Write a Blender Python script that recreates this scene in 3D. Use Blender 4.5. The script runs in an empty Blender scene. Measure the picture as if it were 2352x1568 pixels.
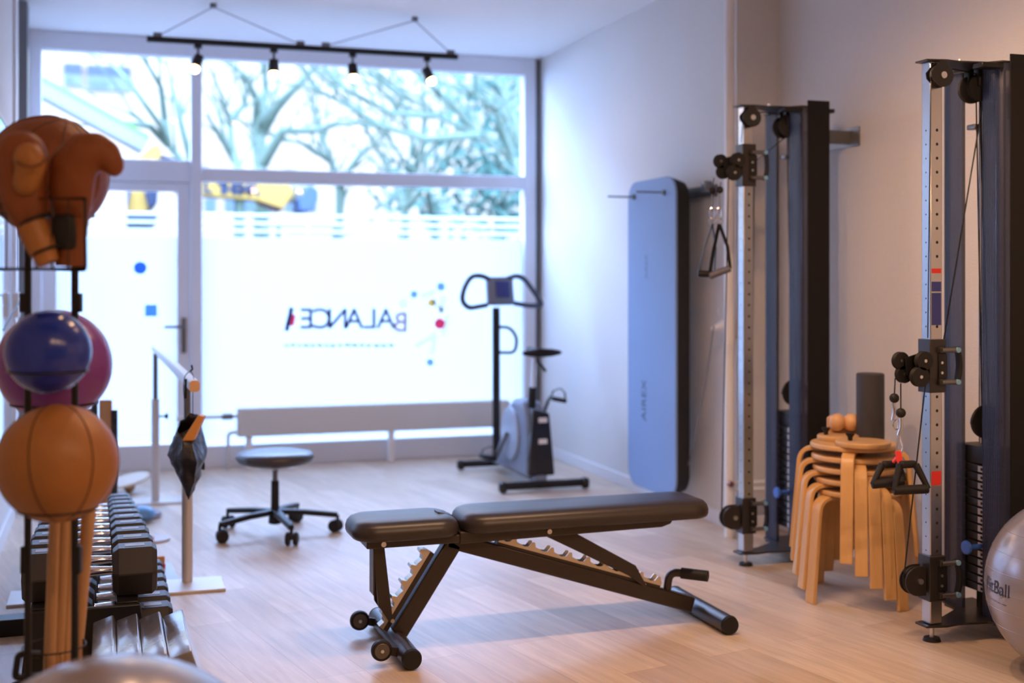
import bpy, bmesh, math, random
from mathutils import Vector, Matrix, noise
random.seed(7)
SC = bpy.context.scene
COL = SC.collection
# ---------------------------------------------------------------- camera, world, exposure
F_PX = 2814.0; HOR = 637.0; CAM_H = 1.30; YAW = math.radians(18.2)
cam_d = bpy.data.cameras.new('camera'); cam = bpy.data.objects.new('camera', cam_d); COL.objects.link(cam)
cam.location = (0, 0, CAM_H); cam.rotation_euler = (math.pi/2, 0, -YAW)
cam_d.sensor_width = 36; cam_d.lens = 36*F_PX/2352
cam_d.shift_y = -(784-HOR)/2352
cam_d.clip_end = 200
cam_d.dof.use_dof = True; cam_d.dof.focus_distance = 3.8; cam_d.dof.aperture_fstop = 1.65
SC.camera = cam
w = bpy.data.worlds.new('world'); SC.world = w; w.use_nodes = True
wn = w.node_tree.nodes; wb = wn['Background']
wb.inputs[0].default_value = (0.355, 0.54, 1.0, 1); wb.inputs[1].default_value = 24
SC.view_settings.view_transform = 'Standard'; SC.view_settings.look = 'None'
SC.view_settings.gamma = 1; SC.view_settings.use_curve_mapping = False
SC.view_settings.exposure = 0.2
pl = bpy.data.lights.new('window_portal', 'AREA'); pl.shape = 'RECTANGLE'; pl.size = 3.6; pl.size_y = 2.9
pl.cycles.is_portal = True
po = bpy.data.objects.new('window_portal', pl); COL.objects.link(po); po.location = (1.28, 8.80, 1.46)
po.rotation_euler = (math.pi/2, 0, math.pi)
WARM = (1.0, 0.60, 0.35)

# ---------------------------------------------------------------- helpers
fw = Vector((math.sin(YAW), math.cos(YAW), 0)); rt = Vector((math.cos(YAW), -math.sin(YAW), 0))
def W(px, py, d):
    return fw*d + rt*((px-1176)/F_PX*d) + Vector((0, 0, CAM_H-(py-HOR)/F_PX*d))
def WY(px, py, Y):
    k = (px-1176)/F_PX
    return W(px, py, Y/(fw.y+rt.y*k))
def WX(px, py, X):
    k = (px-1176)/F_PX
    return W(px, py, X/(fw.x+rt.x*k))
def WZ(px, py, z=0.0):
    return W(px, py, (CAM_H-z)*F_PX/(py-HOR))
V = Vector

def tag(o, label=None, cat=None, group=None, kind=None):
    if label: o['label'] = label
    if cat: o['category'] = cat
    if group: o['group'] = group
    if kind: o['kind'] = kind
    return o
ROOTM = {}
def thing(name, label, cat, loc=(0, 0, 0), rz=0.0, group=None):
    o = bpy.data.objects.new(name, None); COL.objects.link(o)
    o.empty_display_size = 0.05
    o.location = loc; o.rotation_euler = (0, 0, rz)
    ROOTM[o.name] = Matrix.Translation(Vector(loc)) @ Matrix.Rotation(rz, 4, 'Z')
    return tag(o, label, cat, group)
def rootmat(p):
    while p.parent: p = p.parent
    return ROOTM[p.name] if p.name in ROOTM else Matrix.Translation(p.location)
def copy_tree(o, parent=None):
    c = o.copy(); COL.objects.link(c); c.parent = parent
    if parent is None and o.name in ROOTM: ROOTM[c.name] = ROOTM[o.name]
    for ch in list(o.children): copy_tree(ch, c)
    return c

class MB:
    def __init__(s): s.v = []; s.f = []; s.mi = []; s.cur = 0
    def add(s, vs, fs):
        n = len(s.v); s.v += [Vector(a) for a in vs]
        s.f += [[n+i for i in f] for f in fs]; s.mi += [s.cur]*len(fs); return s
    def mat(s, i): s.cur = i; return s
    def box(s, c, size, rot=None, taper=None):
        c = Vector(c); hx, hy, hz = size[0]/2, size[1]/2, size[2]/2
        vs = []
        for z in (-1, 1):
            t = taper if (taper and z > 0) else 1
            for x, y in ((-1, -1), (1, -1), (1, 1), (-1, 1)):
                p = Vector((x*hx*t, y*hy*t, z*hz))
                if rot is not None: p = rot @ p
                vs.append(c+p)
        return s.add(vs, [(3, 2, 1, 0), (4, 5, 6, 7), (0, 1, 5, 4), (1, 2, 6, 5), (2, 3, 7, 6), (3, 0, 4, 7)])
    def bx(s, x0, x1, y0, y1, z0, z1):
        return s.box(((x0+x1)/2, (y0+y1)/2, (z0+z1)/2), (abs(x1-x0), abs(y1-y0), abs(z1-z0)))
    def rbox(s, c, size, r=0.01, rot=None, seg=3):
        # box with rounded edges by superellipsoid-ish bevel (bmesh)
        bm = bmesh.new(); bmesh.ops.create_cube(bm, size=1)
        for v in bm.verts: v.co = Vector((v.co.x*size[0], v.co.y*size[1], v.co.z*size[2]))
        bmesh.ops.bevel(bm, geom=list(bm.edges), offset=min(r, min(size)*0.49), segments=seg, affect='EDGES', profile=0.5)
        bm.verts.index_update()
        vs = [(Vector(c) + ((rot @ v.co) if rot is not None else v.co)) for v in bm.verts]
        fs = [[v.index for v in f.verts] for f in bm.faces]; bm.free()
        return s.add(vs, fs)
    def frame(s, d):
        d = Vector(d).normalized(); a = Vector((0, 0, 1)) if abs(d.z) < 0.95 else Vector((1, 0, 0))
        u = d.cross(a).normalized(); return u, d.cross(u).normalized(), d
    def cyl(s, a, b, r, r2=None, seg=20, cap=True):
        a = Vector(a); b = Vector(b); r2 = r if r2 is None else r2; u, v, d = s.frame(b-a)
        vs = []
        for p, rr in ((a, r), (b, r2)):
            for i in range(seg):
                t = 2*math.pi*i/seg; vs.append(p+(u*math.cos(t)+v*math.sin(t))*rr)
        fs = [(i, (i+1) % seg, seg+(i+1) % seg, seg+i) for i in range(seg)]
        if cap: fs += [list(range(seg))[::-1], list(range(seg, 2*seg))]
        return s.add(vs, [tuple(f[::-1]) for f in fs])
    def tube(s, pts, r, seg=10, closed=False, cap=True, flat=None):
        pts = [Vector(p) for p in pts]; n = len(pts); rs = r if isinstance(r, (list, tuple)) else [r]*n
        vs = []; prev = None
        for i, p in enumerate(pts):
            if closed: d = pts[(i+1) % n]-pts[i-1]
            else: d = pts[min(i+1, n-1)]-pts[max(i-1, 0)]
            d.normalize()
            if prev is None: u, v, _ = s.frame(d)
            else:
                u = (prev-d*prev.dot(d))
                u = u.normalized() if u.length > 1e-6 else s.frame(d)[0]
                v = d.cross(u)
            prev = u
            fl = flat if flat else 1
            for k in range(seg):
                t = 2*math.pi*k/seg; vs.append(p+(u*math.cos(t)+v*math.sin(t)*fl)*rs[i])
        fs = []
        for i in range(n if closed else n-1):
            j = (i+1) % n
            for k in range(seg):
                l = (k+1) % seg; fs.append((i*seg+k, i*seg+l, j*seg+l, j*seg+k))
        if cap and not closed: fs += [list(range(seg))[::-1], list(range((n-1)*seg, n*seg))]
        return s.add(vs, fs)
    def ring(s, c, R, r, axis=(0, 0, 1), seg=40, rseg=8, a0=0, a1=2*math.pi, sx=1, sy=1):
        u, v, d = s.frame(axis); c = Vector(c); full = abs(a1-a0-2*math.pi) < 1e-4
        n = seg if full else seg+1
        pts = [c+u*math.cos(a0+(a1-a0)*i/seg)*R*sx+v*math.sin(a0+(a1-a0)*i/seg)*R*sy for i in range(n)]
        return s.tube(pts, r, rseg, closed=full)
    def lathe(s, prof, o=(0, 0, 0), axis=(0, 0, 1), seg=32):
        u, v, d = s.frame(axis); o = Vector(o); vs = []; n = len(prof)
        for (r, h) in prof:
            for k in range(seg):
                t = 2*math.pi*k/seg; vs.append(o+d*h+(u*math.cos(t)+v*math.sin(t))*max(r, 1e-5))
        fs = [(i*seg+k, (i+1)*seg+k, (i+1)*seg+(k+1) % seg, i*seg+(k+1) % seg) for i in range(n-1) for k in range(seg)]
        fs += [list(range(seg)), list(range((n-1)*seg, n*seg))[::-1]]
        return s.add(vs, fs)
    def ball(s, c, r, seg=32, rings=16, sc=(1, 1, 1), rot=None):
        c = Vector(c); vs = [Vector((0, 0, 1))]; 
        for i in range(1, rings):
            th = math.pi*i/rings
            for k in range(seg):
                t = 2*math.pi*k/seg; vs.append(Vector((math.sin(th)*math.cos(t), math.sin(th)*math.sin(t), math.cos(th))))
        vs.append(Vector((0, 0, -1)))
        out = []
        for p in vs:
            q = Vector((p.x*sc[0], p.y*sc[1], p.z*sc[2]))*r
            out.append(c+((rot @ q) if rot is not None else q))
        fs = [(0, 1+k, 1+(k+1) % seg) for k in range(seg)]
        for i in range(rings-2):
            a = 1+i*seg; b = a+seg
            fs += [(a+k, b+k, b+(k+1) % seg, a+(k+1) % seg) for k in range(seg)]
        e = len(vs)-1; a = 1+(rings-2)*seg
        fs += [(e, a+(k+1) % seg, a+k) for k in range(seg)]
        return s.add(out, fs)
    def prism(s, poly, o, ex, ey, t0, t1):
        # polygon (list of 2D) in plane (ex,ey) at origin o, extruded along ex x ey from t0 to t1
        o = Vector(o); ex = Vector(ex); ey = Vector(ey); n = ex.cross(ey).normalized(); m = len(poly)
        vs = [o+ex*a+ey*b+n*t for t in (t0, t1) for a, b in poly]
        fs = [list(range(m))[::-1], list(range(m, 2*m))]+[(i, (i+1) % m, m+(i+1) % m, m+i) for i in range(m)]
        area = sum(poly[i][0]*poly[(i+1) % m][1]-poly[(i+1) % m][0]*poly[i][1] for i in range(m))
        if area < 0: fs = [tuple(list(f)[::-1]) for f in fs]
        return s.add(vs, fs)
    def sweep(s, pts, wdir, wid, th, upd=None):
        # flat strip (rectangular section) swept along pts; width along wdir
        pts = [Vector(p) for p in pts]; wdir = Vector(wdir).normalized(); n = len(pts); vs = []
        for i, p in enumerate(pts):
            d = (pts[min(i+1, n-1)]-pts[max(i-1, 0)]).normalized(); nn = d.cross(wdir).normalized()
            ww = wid[i] if isinstance(wid, (list, tuple)) else wid
            for a, b in ((-1, -1), (1, -1), (1, 1), (-1, 1)): vs.append(p+wdir*a*ww/2+nn*b*th/2)
        fs = [(0, 1, 2, 3), (4*n-1, 4*n-2, 4*n-3, 4*n-4)]
        for i in range(n-1):
            for k in range(4): l = (k+1) % 4; fs.append((i*4+l, i*4+k, i*4+4+k, i*4+4+l))
        return s.add(vs, fs)
    def build(s, name, mats, parent=None, world=False, bevel=0, sub=0, smooth=38, seg=2, remesh=0, kind=None, label=None):
        me = bpy.data.meshes.new(name)
        vs = s.v
        if parent is not None and world:
            inv = rootmat(parent).inverted(); vs = [inv @ p for p in vs]
        me.from_pydata([tuple(p) for p in vs], [], s.f)
        if not isinstance(mats, (list, tuple)): mats = [mats]
        for m in mats: me.materials.append(m)
        for p, i in zip(me.polygons, s.mi): p.material_index = i
        bm = bmesh.new(); bm.from_mesh(me); bmesh.ops.recalc_face_normals(bm, faces=bm.faces); bm.to_mesh(me); bm.free()
        for p in me.polygons: p.use_smooth = smooth > 0
        if smooth: me.set_sharp_from_angle(angle=math.radians(smooth))
        o = bpy.data.objects.new(name, me); COL.objects.link(o)
        if parent is not None: o.parent = parent
        if remesh:
            m = o.modifiers.new('r', 'REMESH'); m.mode = 'VOXEL'; m.voxel_size = remesh; m.use_smooth_shade = True
            m = o.modifiers.new('s', 'SMOOTH'); m.factor = 0.8; m.iterations = 8
        if bevel:
            m = o.modifiers.new('b', 'BEVEL'); m.width = bevel; m.segments = seg; m.limit_method = 'ANGLE'; m.angle_limit = math.radians(40)
        if sub:
            m = o.modifiers.new('u', 'SUBSURF'); m.levels = sub; m.render_levels = sub
        if kind: o['kind'] = kind
        if label: o['label'] = label
        return o
def top(o, label, cat, group=None):
    # recentre a single-mesh thing on its own base
    me = o.data; n = len(me.vertices)
    c = sum((v.co for v in me.vertices), Vector())/n; c.z = min(v.co.z for v in me.vertices)
    me.transform(Matrix.Translation(-c)); o.location = c
    return tag(o, label, cat, group)
def struct(o): o['kind'] = 'structure'; return o
def text_part(name, body, size, M, mat, parent, world=True, ext=0.0006, bold=0.0):
    cu = bpy.data.curves.new('txt', 'FONT'); cu.body = body; cu.size = size; cu.extrude = ext; cu.align_x = 'CENTER'; cu.align_y = 'CENTER'; cu.offset = bold
    t = bpy.data.objects.new('txt', cu); COL.objects.link(t)
    bpy.context.view_layer.update()
    me = bpy.data.meshes.new_from_object(t); bpy.data.objects.remove(t)
    me.transform(M)
    if world: me.transform(rootmat(parent).inverted())
    me.materials.clear(); me.materials.append(mat)
    o = bpy.data.objects.new(name, me); COL.objects.link(o); o.parent = parent
    return o
def basis(o, ex, ey):
    ex = Vector(ex).normalized(); ey = Vector(ey).normalized(); ez = ex.cross(ey)
    return Matrix(((ex.x, ey.x, ez.x, o[0]), (ex.y, ey.y, ez.y, o[1]), (ex.z, ey.z, ez.z, o[2]), (0, 0, 0, 1)))
def arc(c, r, a0, a1, n, ex, ey):
    c = Vector(c); ex = Vector(ex); ey = Vector(ey)
    return [c+ex*r*math.cos(a0+(a1-a0)*i/n)+ey*r*math.sin(a0+(a1-a0)*i/n) for i in range(n+1)]
def rounded(pts, rad, n=5):
    # round the inner corners of a polyline
    pts = [Vector(p) for p in pts]; out = [pts[0]]
    for i in range(1, len(pts)-1):
        a, b, c = pts[i-1], pts[i], pts[i+1]; u = (a-b); v = (c-b)
        r = min(rad, u.length*0.49, v.length*0.49); p = b+u.normalized()*r; q = b+v.normalized()*r
        for k in range(n+1):
            t = k/n; out.append(p*(1-t)**2+b*2*t*(1-t)+q*t*t)
    out.append(pts[-1]); return out

# ---------------------------------------------------------------- materials
def mat(name, color, rough=0.5, metal=0.0, spec=0.5, bump=None, var=None, coat=0, emit=None, alpha=None, sheen=0):
    m = bpy.data.materials.new(name); m.use_nodes = True; N = m.node_tree.nodes; L = m.node_tree.links
    b = N['Principled BSDF']; c = tuple(color)+(1,)
    b.inputs['Base Color'].default_value = c; b.inputs['Roughness'].default_value = rough
    b.inputs['Metallic'].default_value = metal; b.inputs['Specular IOR Level'].default_value = spec
    b.inputs['Coat Weight'].default_value = coat; b.inputs['Coat Roughness'].default_value = 0.15
    if emit: b.inputs['Emission Color'].default_value = tuple(emit[0])+(1,); b.inputs['Emission Strength'].default_value = emit[1]
    tc = N.new('ShaderNodeTexCoord')
    if var:   # (scale, amount)
        nz = N.new('ShaderNodeTexNoise'); nz.inputs['Scale'].default_value = var[0]; nz.inputs['Detail'].default_value = 5
        L.new(tc.outputs['Object'], nz.inputs['Vector'])
        mx = N.new('ShaderNodeMix'); mx.data_type = 'RGBA'; L.new(nz.outputs['Fac'], mx.inputs[0])
        mx.inputs[6].default_value = tuple(x*(1-var[1]) for x in color)+(1,)
        mx.inputs[7].default_value = tuple(min(1, x*(1+var[1])) for x in color)+(1,)
        L.new(mx.outputs[2], b.inputs['Base Color'])
    if bump:  # (scale, strength, distance)
        nz = N.new('ShaderNodeTexNoise'); nz.inputs['Scale'].default_value = bump[0]; nz.inputs['Detail'].default_value = 4
        L.new(tc.outputs['Object'], nz.inputs['Vector'])
        bp = N.new('ShaderNodeBump'); bp.inputs['Strength'].default_value = bump[1]; bp.inputs['Distance'].default_value = bump[2]
        L.new(nz.outputs['Fac'], bp.inputs['Height']); L.new(bp.outputs[0], b.inputs['Normal'])
    if alpha is not None:
        b.inputs['Alpha'].default_value = alpha
    return m
def wood(name, c1, c2, scale=(3, 30, 3), rough=0.45, rot=(0, 0, 0)):
    m = mat(name, c1, rough); N = m.node_tree.nodes; L = m.node_tree.links; b = N['Principled BSDF']
    tc = N.new('ShaderNodeTexCoord'); mp = N.new('ShaderNodeMapping'); mp.inputs['Scale'].default_value = scale; mp.inputs['Rotation'].default_value = rot
    nz = N.new('ShaderNodeTexNoise'); nz.inputs['Scale'].default_value = 3; nz.inputs['Detail'].default_value = 6; nz.inputs['Roughness'].default_value = 0.6
    mx = N.new('ShaderNodeMix'); mx.data_type = 'RGBA'
    L.new(tc.outputs['Object'], mp.inputs[0]); L.new(mp.outputs[0], nz.inputs['Vector']); L.new(nz.outputs['Fac'], mx.inputs[0])
    mx.inputs[6].default_value = tuple(c1)+(1,); mx.inputs[7].default_value = tuple(c2)+(1,)
    L.new(mx.outputs[2], b.inputs['Base Color']); return m

M = {}
M['wall'] = mat('wall_plaster', (0.74, 0.72, 0.70), 0.85, bump=(170, 0.9, 0.004), var=(40, 0.035))
M['wall_smooth'] = mat('wall_paint', (0.78, 0.77, 0.76), 0.8)
M['ceiling'] = mat('ceiling_paint', (0.86, 0.87, 0.87), 0.85)
M['white_gloss'] = mat('white_lacquer', (0.80, 0.80, 0.81), 0.35)
M['white_trim'] = mat('white_trim_paint', (0.76, 0.77, 0.80), 0.4)
M['frame_alu'] = mat('window_frame_paint', (0.72, 0.74, 0.80), 0.4)
M['radiator'] = mat('radiator_enamel', (0.62, 0.60, 0.58), 0.45)
M['black'] = mat('black_powder_coat', (0.010, 0.009, 0.010), 0.42, spec=0.35, bump=(700, 0.15, 0.0004))
M['black_gloss'] = mat('black_gloss_plastic', (0.012, 0.012, 0.013), 0.22)
M['black_matt'] = mat('black_rubber', (0.011, 0.010, 0.011), 0.55, spec=0.35)
M['bench_frame'] = mat('bench_frame_coat', (0.034, 0.024, 0.019), 0.36, metal=0.1, bump=(600, 0.12, 0.0004))
M['bench_pad'] = mat('bench_leatherette', (0.030, 0.023, 0.022), 0.36, bump=(420, 0.25, 0.0006))
M['zinc'] = mat('zinc_plate', (0.62, 0.56, 0.46), 0.32, metal=0.85)
M['chrome'] = mat('chrome', (0.80, 0.80, 0.82), 0.10, metal=1)
M['steel'] = mat('brushed_steel', (0.66, 0.65, 0.65), 0.28, metal=1, var=(60, 0.05))
M['steel_dark'] = mat('dark_steel', (0.18, 0.18, 0.19), 0.35, metal=0.8)
M['sleeve'] = mat('sleeve_grey_metal', (0.035, 0.030, 0.030), 0.36, metal=0.3)
M['silver_paint'] = mat('silver_paint', (0.60, 0.56, 0.53), 0.4, metal=0.3)
M['leather'] = mat('tan_leather', (0.35, 0.135, 0.026), 0.48, bump=(120, 0.22, 0.002), var=(9, 0.28))
M['leather_dark'] = mat('brown_leather', (0.215, 0.062, 0.018), 0.50, spec=0.3, bump=(60, 0.55, 0.005), var=(12, 0.25))
M['leather_seam'] = mat('dark_seam', (0.09, 0.030, 0.010), 0.6)
M['blue_rubber'] = mat('blue_rubber', (0.012, 0.036, 0.34), 0.22)
M['purple_rubber'] = mat('purple_rubber', (0.19, 0.035, 0.27), 0.26)
M['silver_ball'] = mat('pearl_silver_vinyl', (0.34, 0.33, 0.37), 0.24, metal=0.45)
M['birch'] = wood('birch_bentwood', (0.62, 0.34, 0.12), (0.74, 0.46, 0.20), (30, 30, 2.5), 0.38)
M['birch_disc'] = wood('birch_plate', (0.62, 0.35, 0.14), (0.72, 0.46, 0.22), (4, 25, 25), 0.4)
M['beech'] = wood('beech_wood', (0.70, 0.38, 0.17), (0.78, 0.48, 0.25), (20, 20, 3), 0.4)
M['stick'] = wood('pine_stick', (0.40, 0.21, 0.09), (0.52, 0.30, 0.14), (25, 25, 1.5), 0.45)
M['mat_blue'] = mat('blue_grey_foam', (0.22, 0.34, 0.58), 0.55, bump=(200, 0.1, 0.001))
M['mat_dark'] = mat('charcoal_foam', (0.016, 0.018, 0.024), 0.7, bump=(200, 0.1, 0.001))
M['foam'] = mat('foam_roller_black', (0.045, 0.045, 0.052), 0.6, bump=(500, 0.3, 0.001))
M['seat_vinyl'] = mat('stool_vinyl', (0.05, 0.045, 0.05), 0.35)
M['hexrubber'] = mat('hex_rubber', (0.026, 0.023, 0.024), 0.42, spec=0.4, bump=(300, 0.15, 0.0006))
M['emboss'] = mat('embossed_grey', (0.20, 0.19, 0.20), 0.4)
M['plastic_wrap'] = mat('wrapped_block', (0.17, 0.165, 0.175), 0.16, coat=1.0, bump=(9, 0.35, 0.01), var=(7, 0.35))
M['bag'] = mat('black_bag_nylon', (0.028, 0.024, 0.027), 0.32, bump=(22, 0.9, 0.012))
M['bike_grey'] = mat('bike_shell', (0.17, 0.20, 0.27), 0.35)
M['screen'] = mat('console_screen', (0.04, 0.06, 0.25), 0.2)
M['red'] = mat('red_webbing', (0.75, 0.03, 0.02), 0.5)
M['blue_pl'] = mat('blue_plastic', (0.05, 0.16, 0.60), 0.35)
M['blue_tip'] = mat('light_blue_cap', (0.20, 0.42, 0.62), 0.4)
M['hole'] = mat('dark_hole', (0.01, 0.01, 0.01), 0.8)
M['bulb'] = mat('lamp_bulb', (1, 0.8, 0.55), 0.3, emit=((1.0, 0.50, 0.18), 34))
M['bulb_dim'] = mat('lamp_bulb_frosted', (1, 0.8, 0.55), 0.3, emit=((1.0, 0.62, 0.32), 9))
M['blue_sticker'] = mat('blue_sticker', (0.03, 0.04, 0.25), 0.4)  # blue of a reflection, painted on the machine column
M['wire_grey'] = mat('grey_wire', (0.30, 0.30, 0.36), 0.4)
M['panel'] = mat('tower_panel_black', (0.006, 0.005, 0.006), 0.5, spec=0.25)
M['glass'] = mat('pane_glass', (1, 1, 1), 0.0)
# clear pane: nearly all light passes, a faint reflection stays
def glass_mat():
    m = M['glass']; N = m.node_tree.nodes; L = m.node_tree.links; out = N['Material Output']
    tr = N.new('ShaderNodeBsdfTransparent'); tr.inputs[0].default_value = (0.97, 0.985, 0.98, 1); gl = N.new('ShaderNodeBsdfGlossy'); gl.inputs['Roughness'].default_value = 0.02
    mx = N.new('ShaderNodeMixShader'); mx.inputs[0].default_value = 0.012
    L.new(tr.outputs[0], mx.inputs[1]); L.new(gl.outputs[0], mx.inputs[2]); L.new(mx.outputs[0], out.inputs[0])
glass_mat()
def translucent(name, col, tf=0.85):
    m = bpy.data.materials.new(name); m.use_nodes = True; N = m.node_tree.nodes; L = m.node_tree.links; out = N['Material Output']
    N.remove(N['Principled BSDF'])
    a = N.new('ShaderNodeBsdfTranslucent'); a.inputs[0].default_value = tuple(col)+(1,)
    b = N.new('ShaderNodeBsdfDiffuse'); b.inputs[0].default_value = tuple(col)+(1,)
    mx = N.new('ShaderNodeMixShader'); mx.inputs[0].default_value = 1-tf
    L.new(a.outputs[0], mx.inputs[1]); L.new(b.outputs[0], mx.inputs[2]); L.new(mx.outputs[0], out.inputs[0]); return m
M['film'] = translucent('frosted_film', (0.60, 0.60, 0.60), 0.9)
def film_print(name, col): return translucent(name, col, 0.8)
def mesh_cover():
    m = bpy.data.materials.new('perforated_mesh_cover'); m.use_nodes = True; N = m.node_tree.nodes; L = m.node_tree.links
    b = N['Principled BSDF']; b.inputs['Base Color'].default_value = (0.018, 0.024, 0.060, 1); b.inputs['Roughness'].default_value = 0.5
    tc = N.new('ShaderNodeTexCoord'); wv = N.new('ShaderNodeTexWave'); wv.inputs['Scale'].default_value = 22; wv.inputs['Distortion'].default_value = 1.5
    mp = N.new('ShaderNodeMapping'); mp.inputs['Scale'].default_value = (4, 4, 0.12); mp.inputs['Rotation'].default_value = (0, 0.0, 0.4)
    L.new(tc.outputs['Object'], mp.inputs[0]); L.new(mp.outputs[0], wv.inputs['Vector'])
    mr = N.new('ShaderNodeMapRange'); mr.inputs[3].default_value = 0.60; mr.inputs[4].default_value = 0.84
    L.new(wv.outputs['Fac'], mr.inputs[0]); L.new(mr.outputs[0], b.inputs['Alpha']); return m
M['mesh'] = mesh_cover()
def floor_mat():
    m = bpy.data.materials.new('oak_plank_floor'); m.use_nodes = True; N = m.node_tree.nodes; L = m.node_tree.links; b = N['Principled BSDF']
    tc = N.new('ShaderNodeTexCoord'); mp = N.new('ShaderNodeMapping'); mp.inputs['Rotation'].default_value = (0, 0, math.radians(-102))
    L.new(tc.outputs['Object'], mp.inputs[0])
    br = N.new('ShaderNodeTexBrick'); br.inputs['Scale'].default_value = 1; br.inputs['Brick Width'].default_value = 1.25; br.inputs['Row Height'].default_value = 0.18
    br.inputs['Mortar Size'].default_value = 0.0012; br.inputs['Mortar Smooth'].default_value = 0.6; br.offset = 0.37; br.inputs['Bias'].default_value = 0
    br.inputs['Color1'].default_value = (0.53, 0.405, 0.295, 1); br.inputs['Color2'].default_value = (0.67, 0.545, 0.42, 1); br.inputs['Mortar'].default_value = (0.38, 0.25, 0.16, 1)
    L.new(mp.outputs[0], br.inputs['Vector'])
    mp2 = N.new('ShaderNodeMapping'); mp2.inputs['Scale'].default_value = (1.2, 14, 1); L.new(mp.outputs[0], mp2.inputs[0])
    nz = N.new('ShaderNodeTexNoise'); nz.inputs['Scale'].default_value = 2.2; nz.inputs['Detail'].default_value = 7; nz.inputs['Roughness'].default_value = 0.62; nz.inputs['Distortion'].default_value = 0.4
    L.new(mp2.outputs[0], nz.inputs['Vector'])
    mr = N.new('ShaderNodeMapRange'); mr.inputs[1].default_value = 0.3; mr.inputs[2].default_value = 0.7; mr.inputs[3].default_value = 0.80; mr.inputs[4].default_value = 1.12
    L.new(nz.outputs['Fac'], mr.inputs[0])
    mx = N.new('ShaderNodeMix'); mx.data_type = 'RGBA'; mx.blend_type = 'MULTIPLY'; mx.inputs[0].default_value = 1
    L.new(br.outputs['Color'], mx.inputs[6]); L.new(mr.outputs[0], mx.inputs[7]); L.new(mx.outputs[2], b.inputs['Base Color'])
    b.inputs['Roughness'].default_value = 0.36; b.inputs['Specular IOR Level'].default_value = 0.5
    bp = N.new('ShaderNodeBump'); bp.inputs['Strength'].default_value = 0.08; bp.inputs['Distance'].default_value = 0.003
    L.new(nz.outputs['Fac'], bp.inputs['Height']); L.new(bp.outputs[0], b.inputs['Normal']); return m
M['floor'] = floor_mat()
def column_mat():
    # brushed steel with a row of round adjustment holes every 5 cm
    m = mat('perforated_column_steel', (0.5, 0.49, 0.49), 0.22, metal=1); N = m.node_tree.nodes; L = m.node_tree.links; b = N['Principled BSDF']
    tc = N.new('ShaderNodeTexCoord'); sp = N.new('ShaderNodeSeparateXYZ'); L.new(tc.outputs['Object'], sp.inputs[0])
    def mth(op, a, c=None):
        n = N.new('ShaderNodeMath'); n.operation = op
        for i, q in enumerate((a, c)):
            if q is None: continue
            if isinstance(q, (int, float)): n.inputs[i].default_value = q
            else: L.new(q, n.inputs[i])
        return n.outputs[0]
    zz = mth('MULTIPLY', mth('SUBTRACT', mth('FRACT', mth('MULTIPLY', sp.outputs[2], 20)), 0.5), 0.05)
    def dot(coord, face, r):
        d2 = mth('ADD', mth('POWER', coord, 2), mth('POWER', zz, 2))
        return mth('MULTIPLY', mth('LESS_THAN', d2, r*r), mth('LESS_THAN', face, -0.0245))
    k = mth('MAXIMUM', dot(mth('SUBTRACT', sp.outputs[0], 0.003), sp.outputs[1], 0.0055), dot(sp.outputs[1], sp.outputs[0], 0.003))
    k = mth('MULTIPLY', k, mth('MULTIPLY', mth('GREATER_THAN', sp.outputs[2], 0.25), mth('LESS_THAN', sp.outputs[2], 1.87)))
    mx = N.new('ShaderNodeMix'); mx.data_type = 'RGBA'; L.new(k, mx.inputs[0]); mx.inputs[6].default_value = (0.50, 0.49, 0.49, 1); mx.inputs[7].default_value = (0.01, 0.01, 0.01, 1)
    L.new(mx.outputs[2], b.inputs['Base Color']); L.new(mth('SUBTRACT', 1.0, k), b.inputs['Metallic']); L.new(mth('ADD', 0.25, mth('MULTIPLY', k, 0.6)), b.inputs['Roughness']); return m
M['column'] = column_mat()
# ================================================================ THE ROOM
XL, XR, XN, YW, YJ, YB, HC = -0.50, 3.05, 3.30, 8.62, 5.60, -2.6, 2.92
def shell():
    struct(MB().bx(XL-0.2, XN+0.2, YB-0.2, YW+0.05, -0.12, 0).build('floor', M['floor']))
    struct(MB().bx(XL-0.2, XN+0.2, YB-0.2, YW+0.25, HC, HC+0.15).build('ceiling', M['ceiling']))
    struct(MB().bx(XL-0.2, XL, YB, YW+0.2, 0, HC).build('wall_left', M['wall']))
    struct(MB().bx(XR, XN+0.2, YJ, YW+0.2, 0, HC).build('wall_right', M['wall']))
    struct(MB().bx(XN, XN+0.2, YB, YJ, 0, HC).build('wall_right_recess', M['wall']))
    struct(MB().bx(XL-0.2, XN+0.2, YB-0.2, YB, 0, HC).build('wall_back', M['wall_smooth']))
    struct(MB().bx(XR-0.014, XR-0.0005, YJ, YW-0.06, 0, 0.075).build('baseboard_right', M['white_trim'], bevel=0.004))
    struct(MB().bx(XN-0.014, XN-0.0005, YB+0.01, YJ-0.016, 0, 0.075).build('baseboard_recess', M['white_trim'], bevel=0.004))
    struct(MB().bx(XR, XN-0.016, YJ-0.014, YJ-0.0005, 0, 0.075).build('baseboard_jog', M['white_trim'], bevel=0.004))
    struct(MB().bx(XL+0.0005, XL+0.016, YB+0.01, 7.15, 0, 0.09).build('baseboard_left', M['white_trim'], bevel=0.004))
    # trims on the left wall beside the glass front
    struct(MB().bx(XL+0.0005, XL+0.02, 7.2, 7.34, 0.0, HC-0.001).build('trim_1', M['white_trim'], bevel=0.004))
    struct(MB().bx(XL+0.0005, XL+0.05, 7.62, 7.80, 0.0, HC-0.02).build('trim_2', M['steel_dark'], bevel=0.004))
    struct(MB().bx(XL+0.0005, XL+0.02, 7.85, 8.15, 0.0, HC-0.001).build('trim_3', M['frame_alu'], bevel=0.004))
shell()

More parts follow.
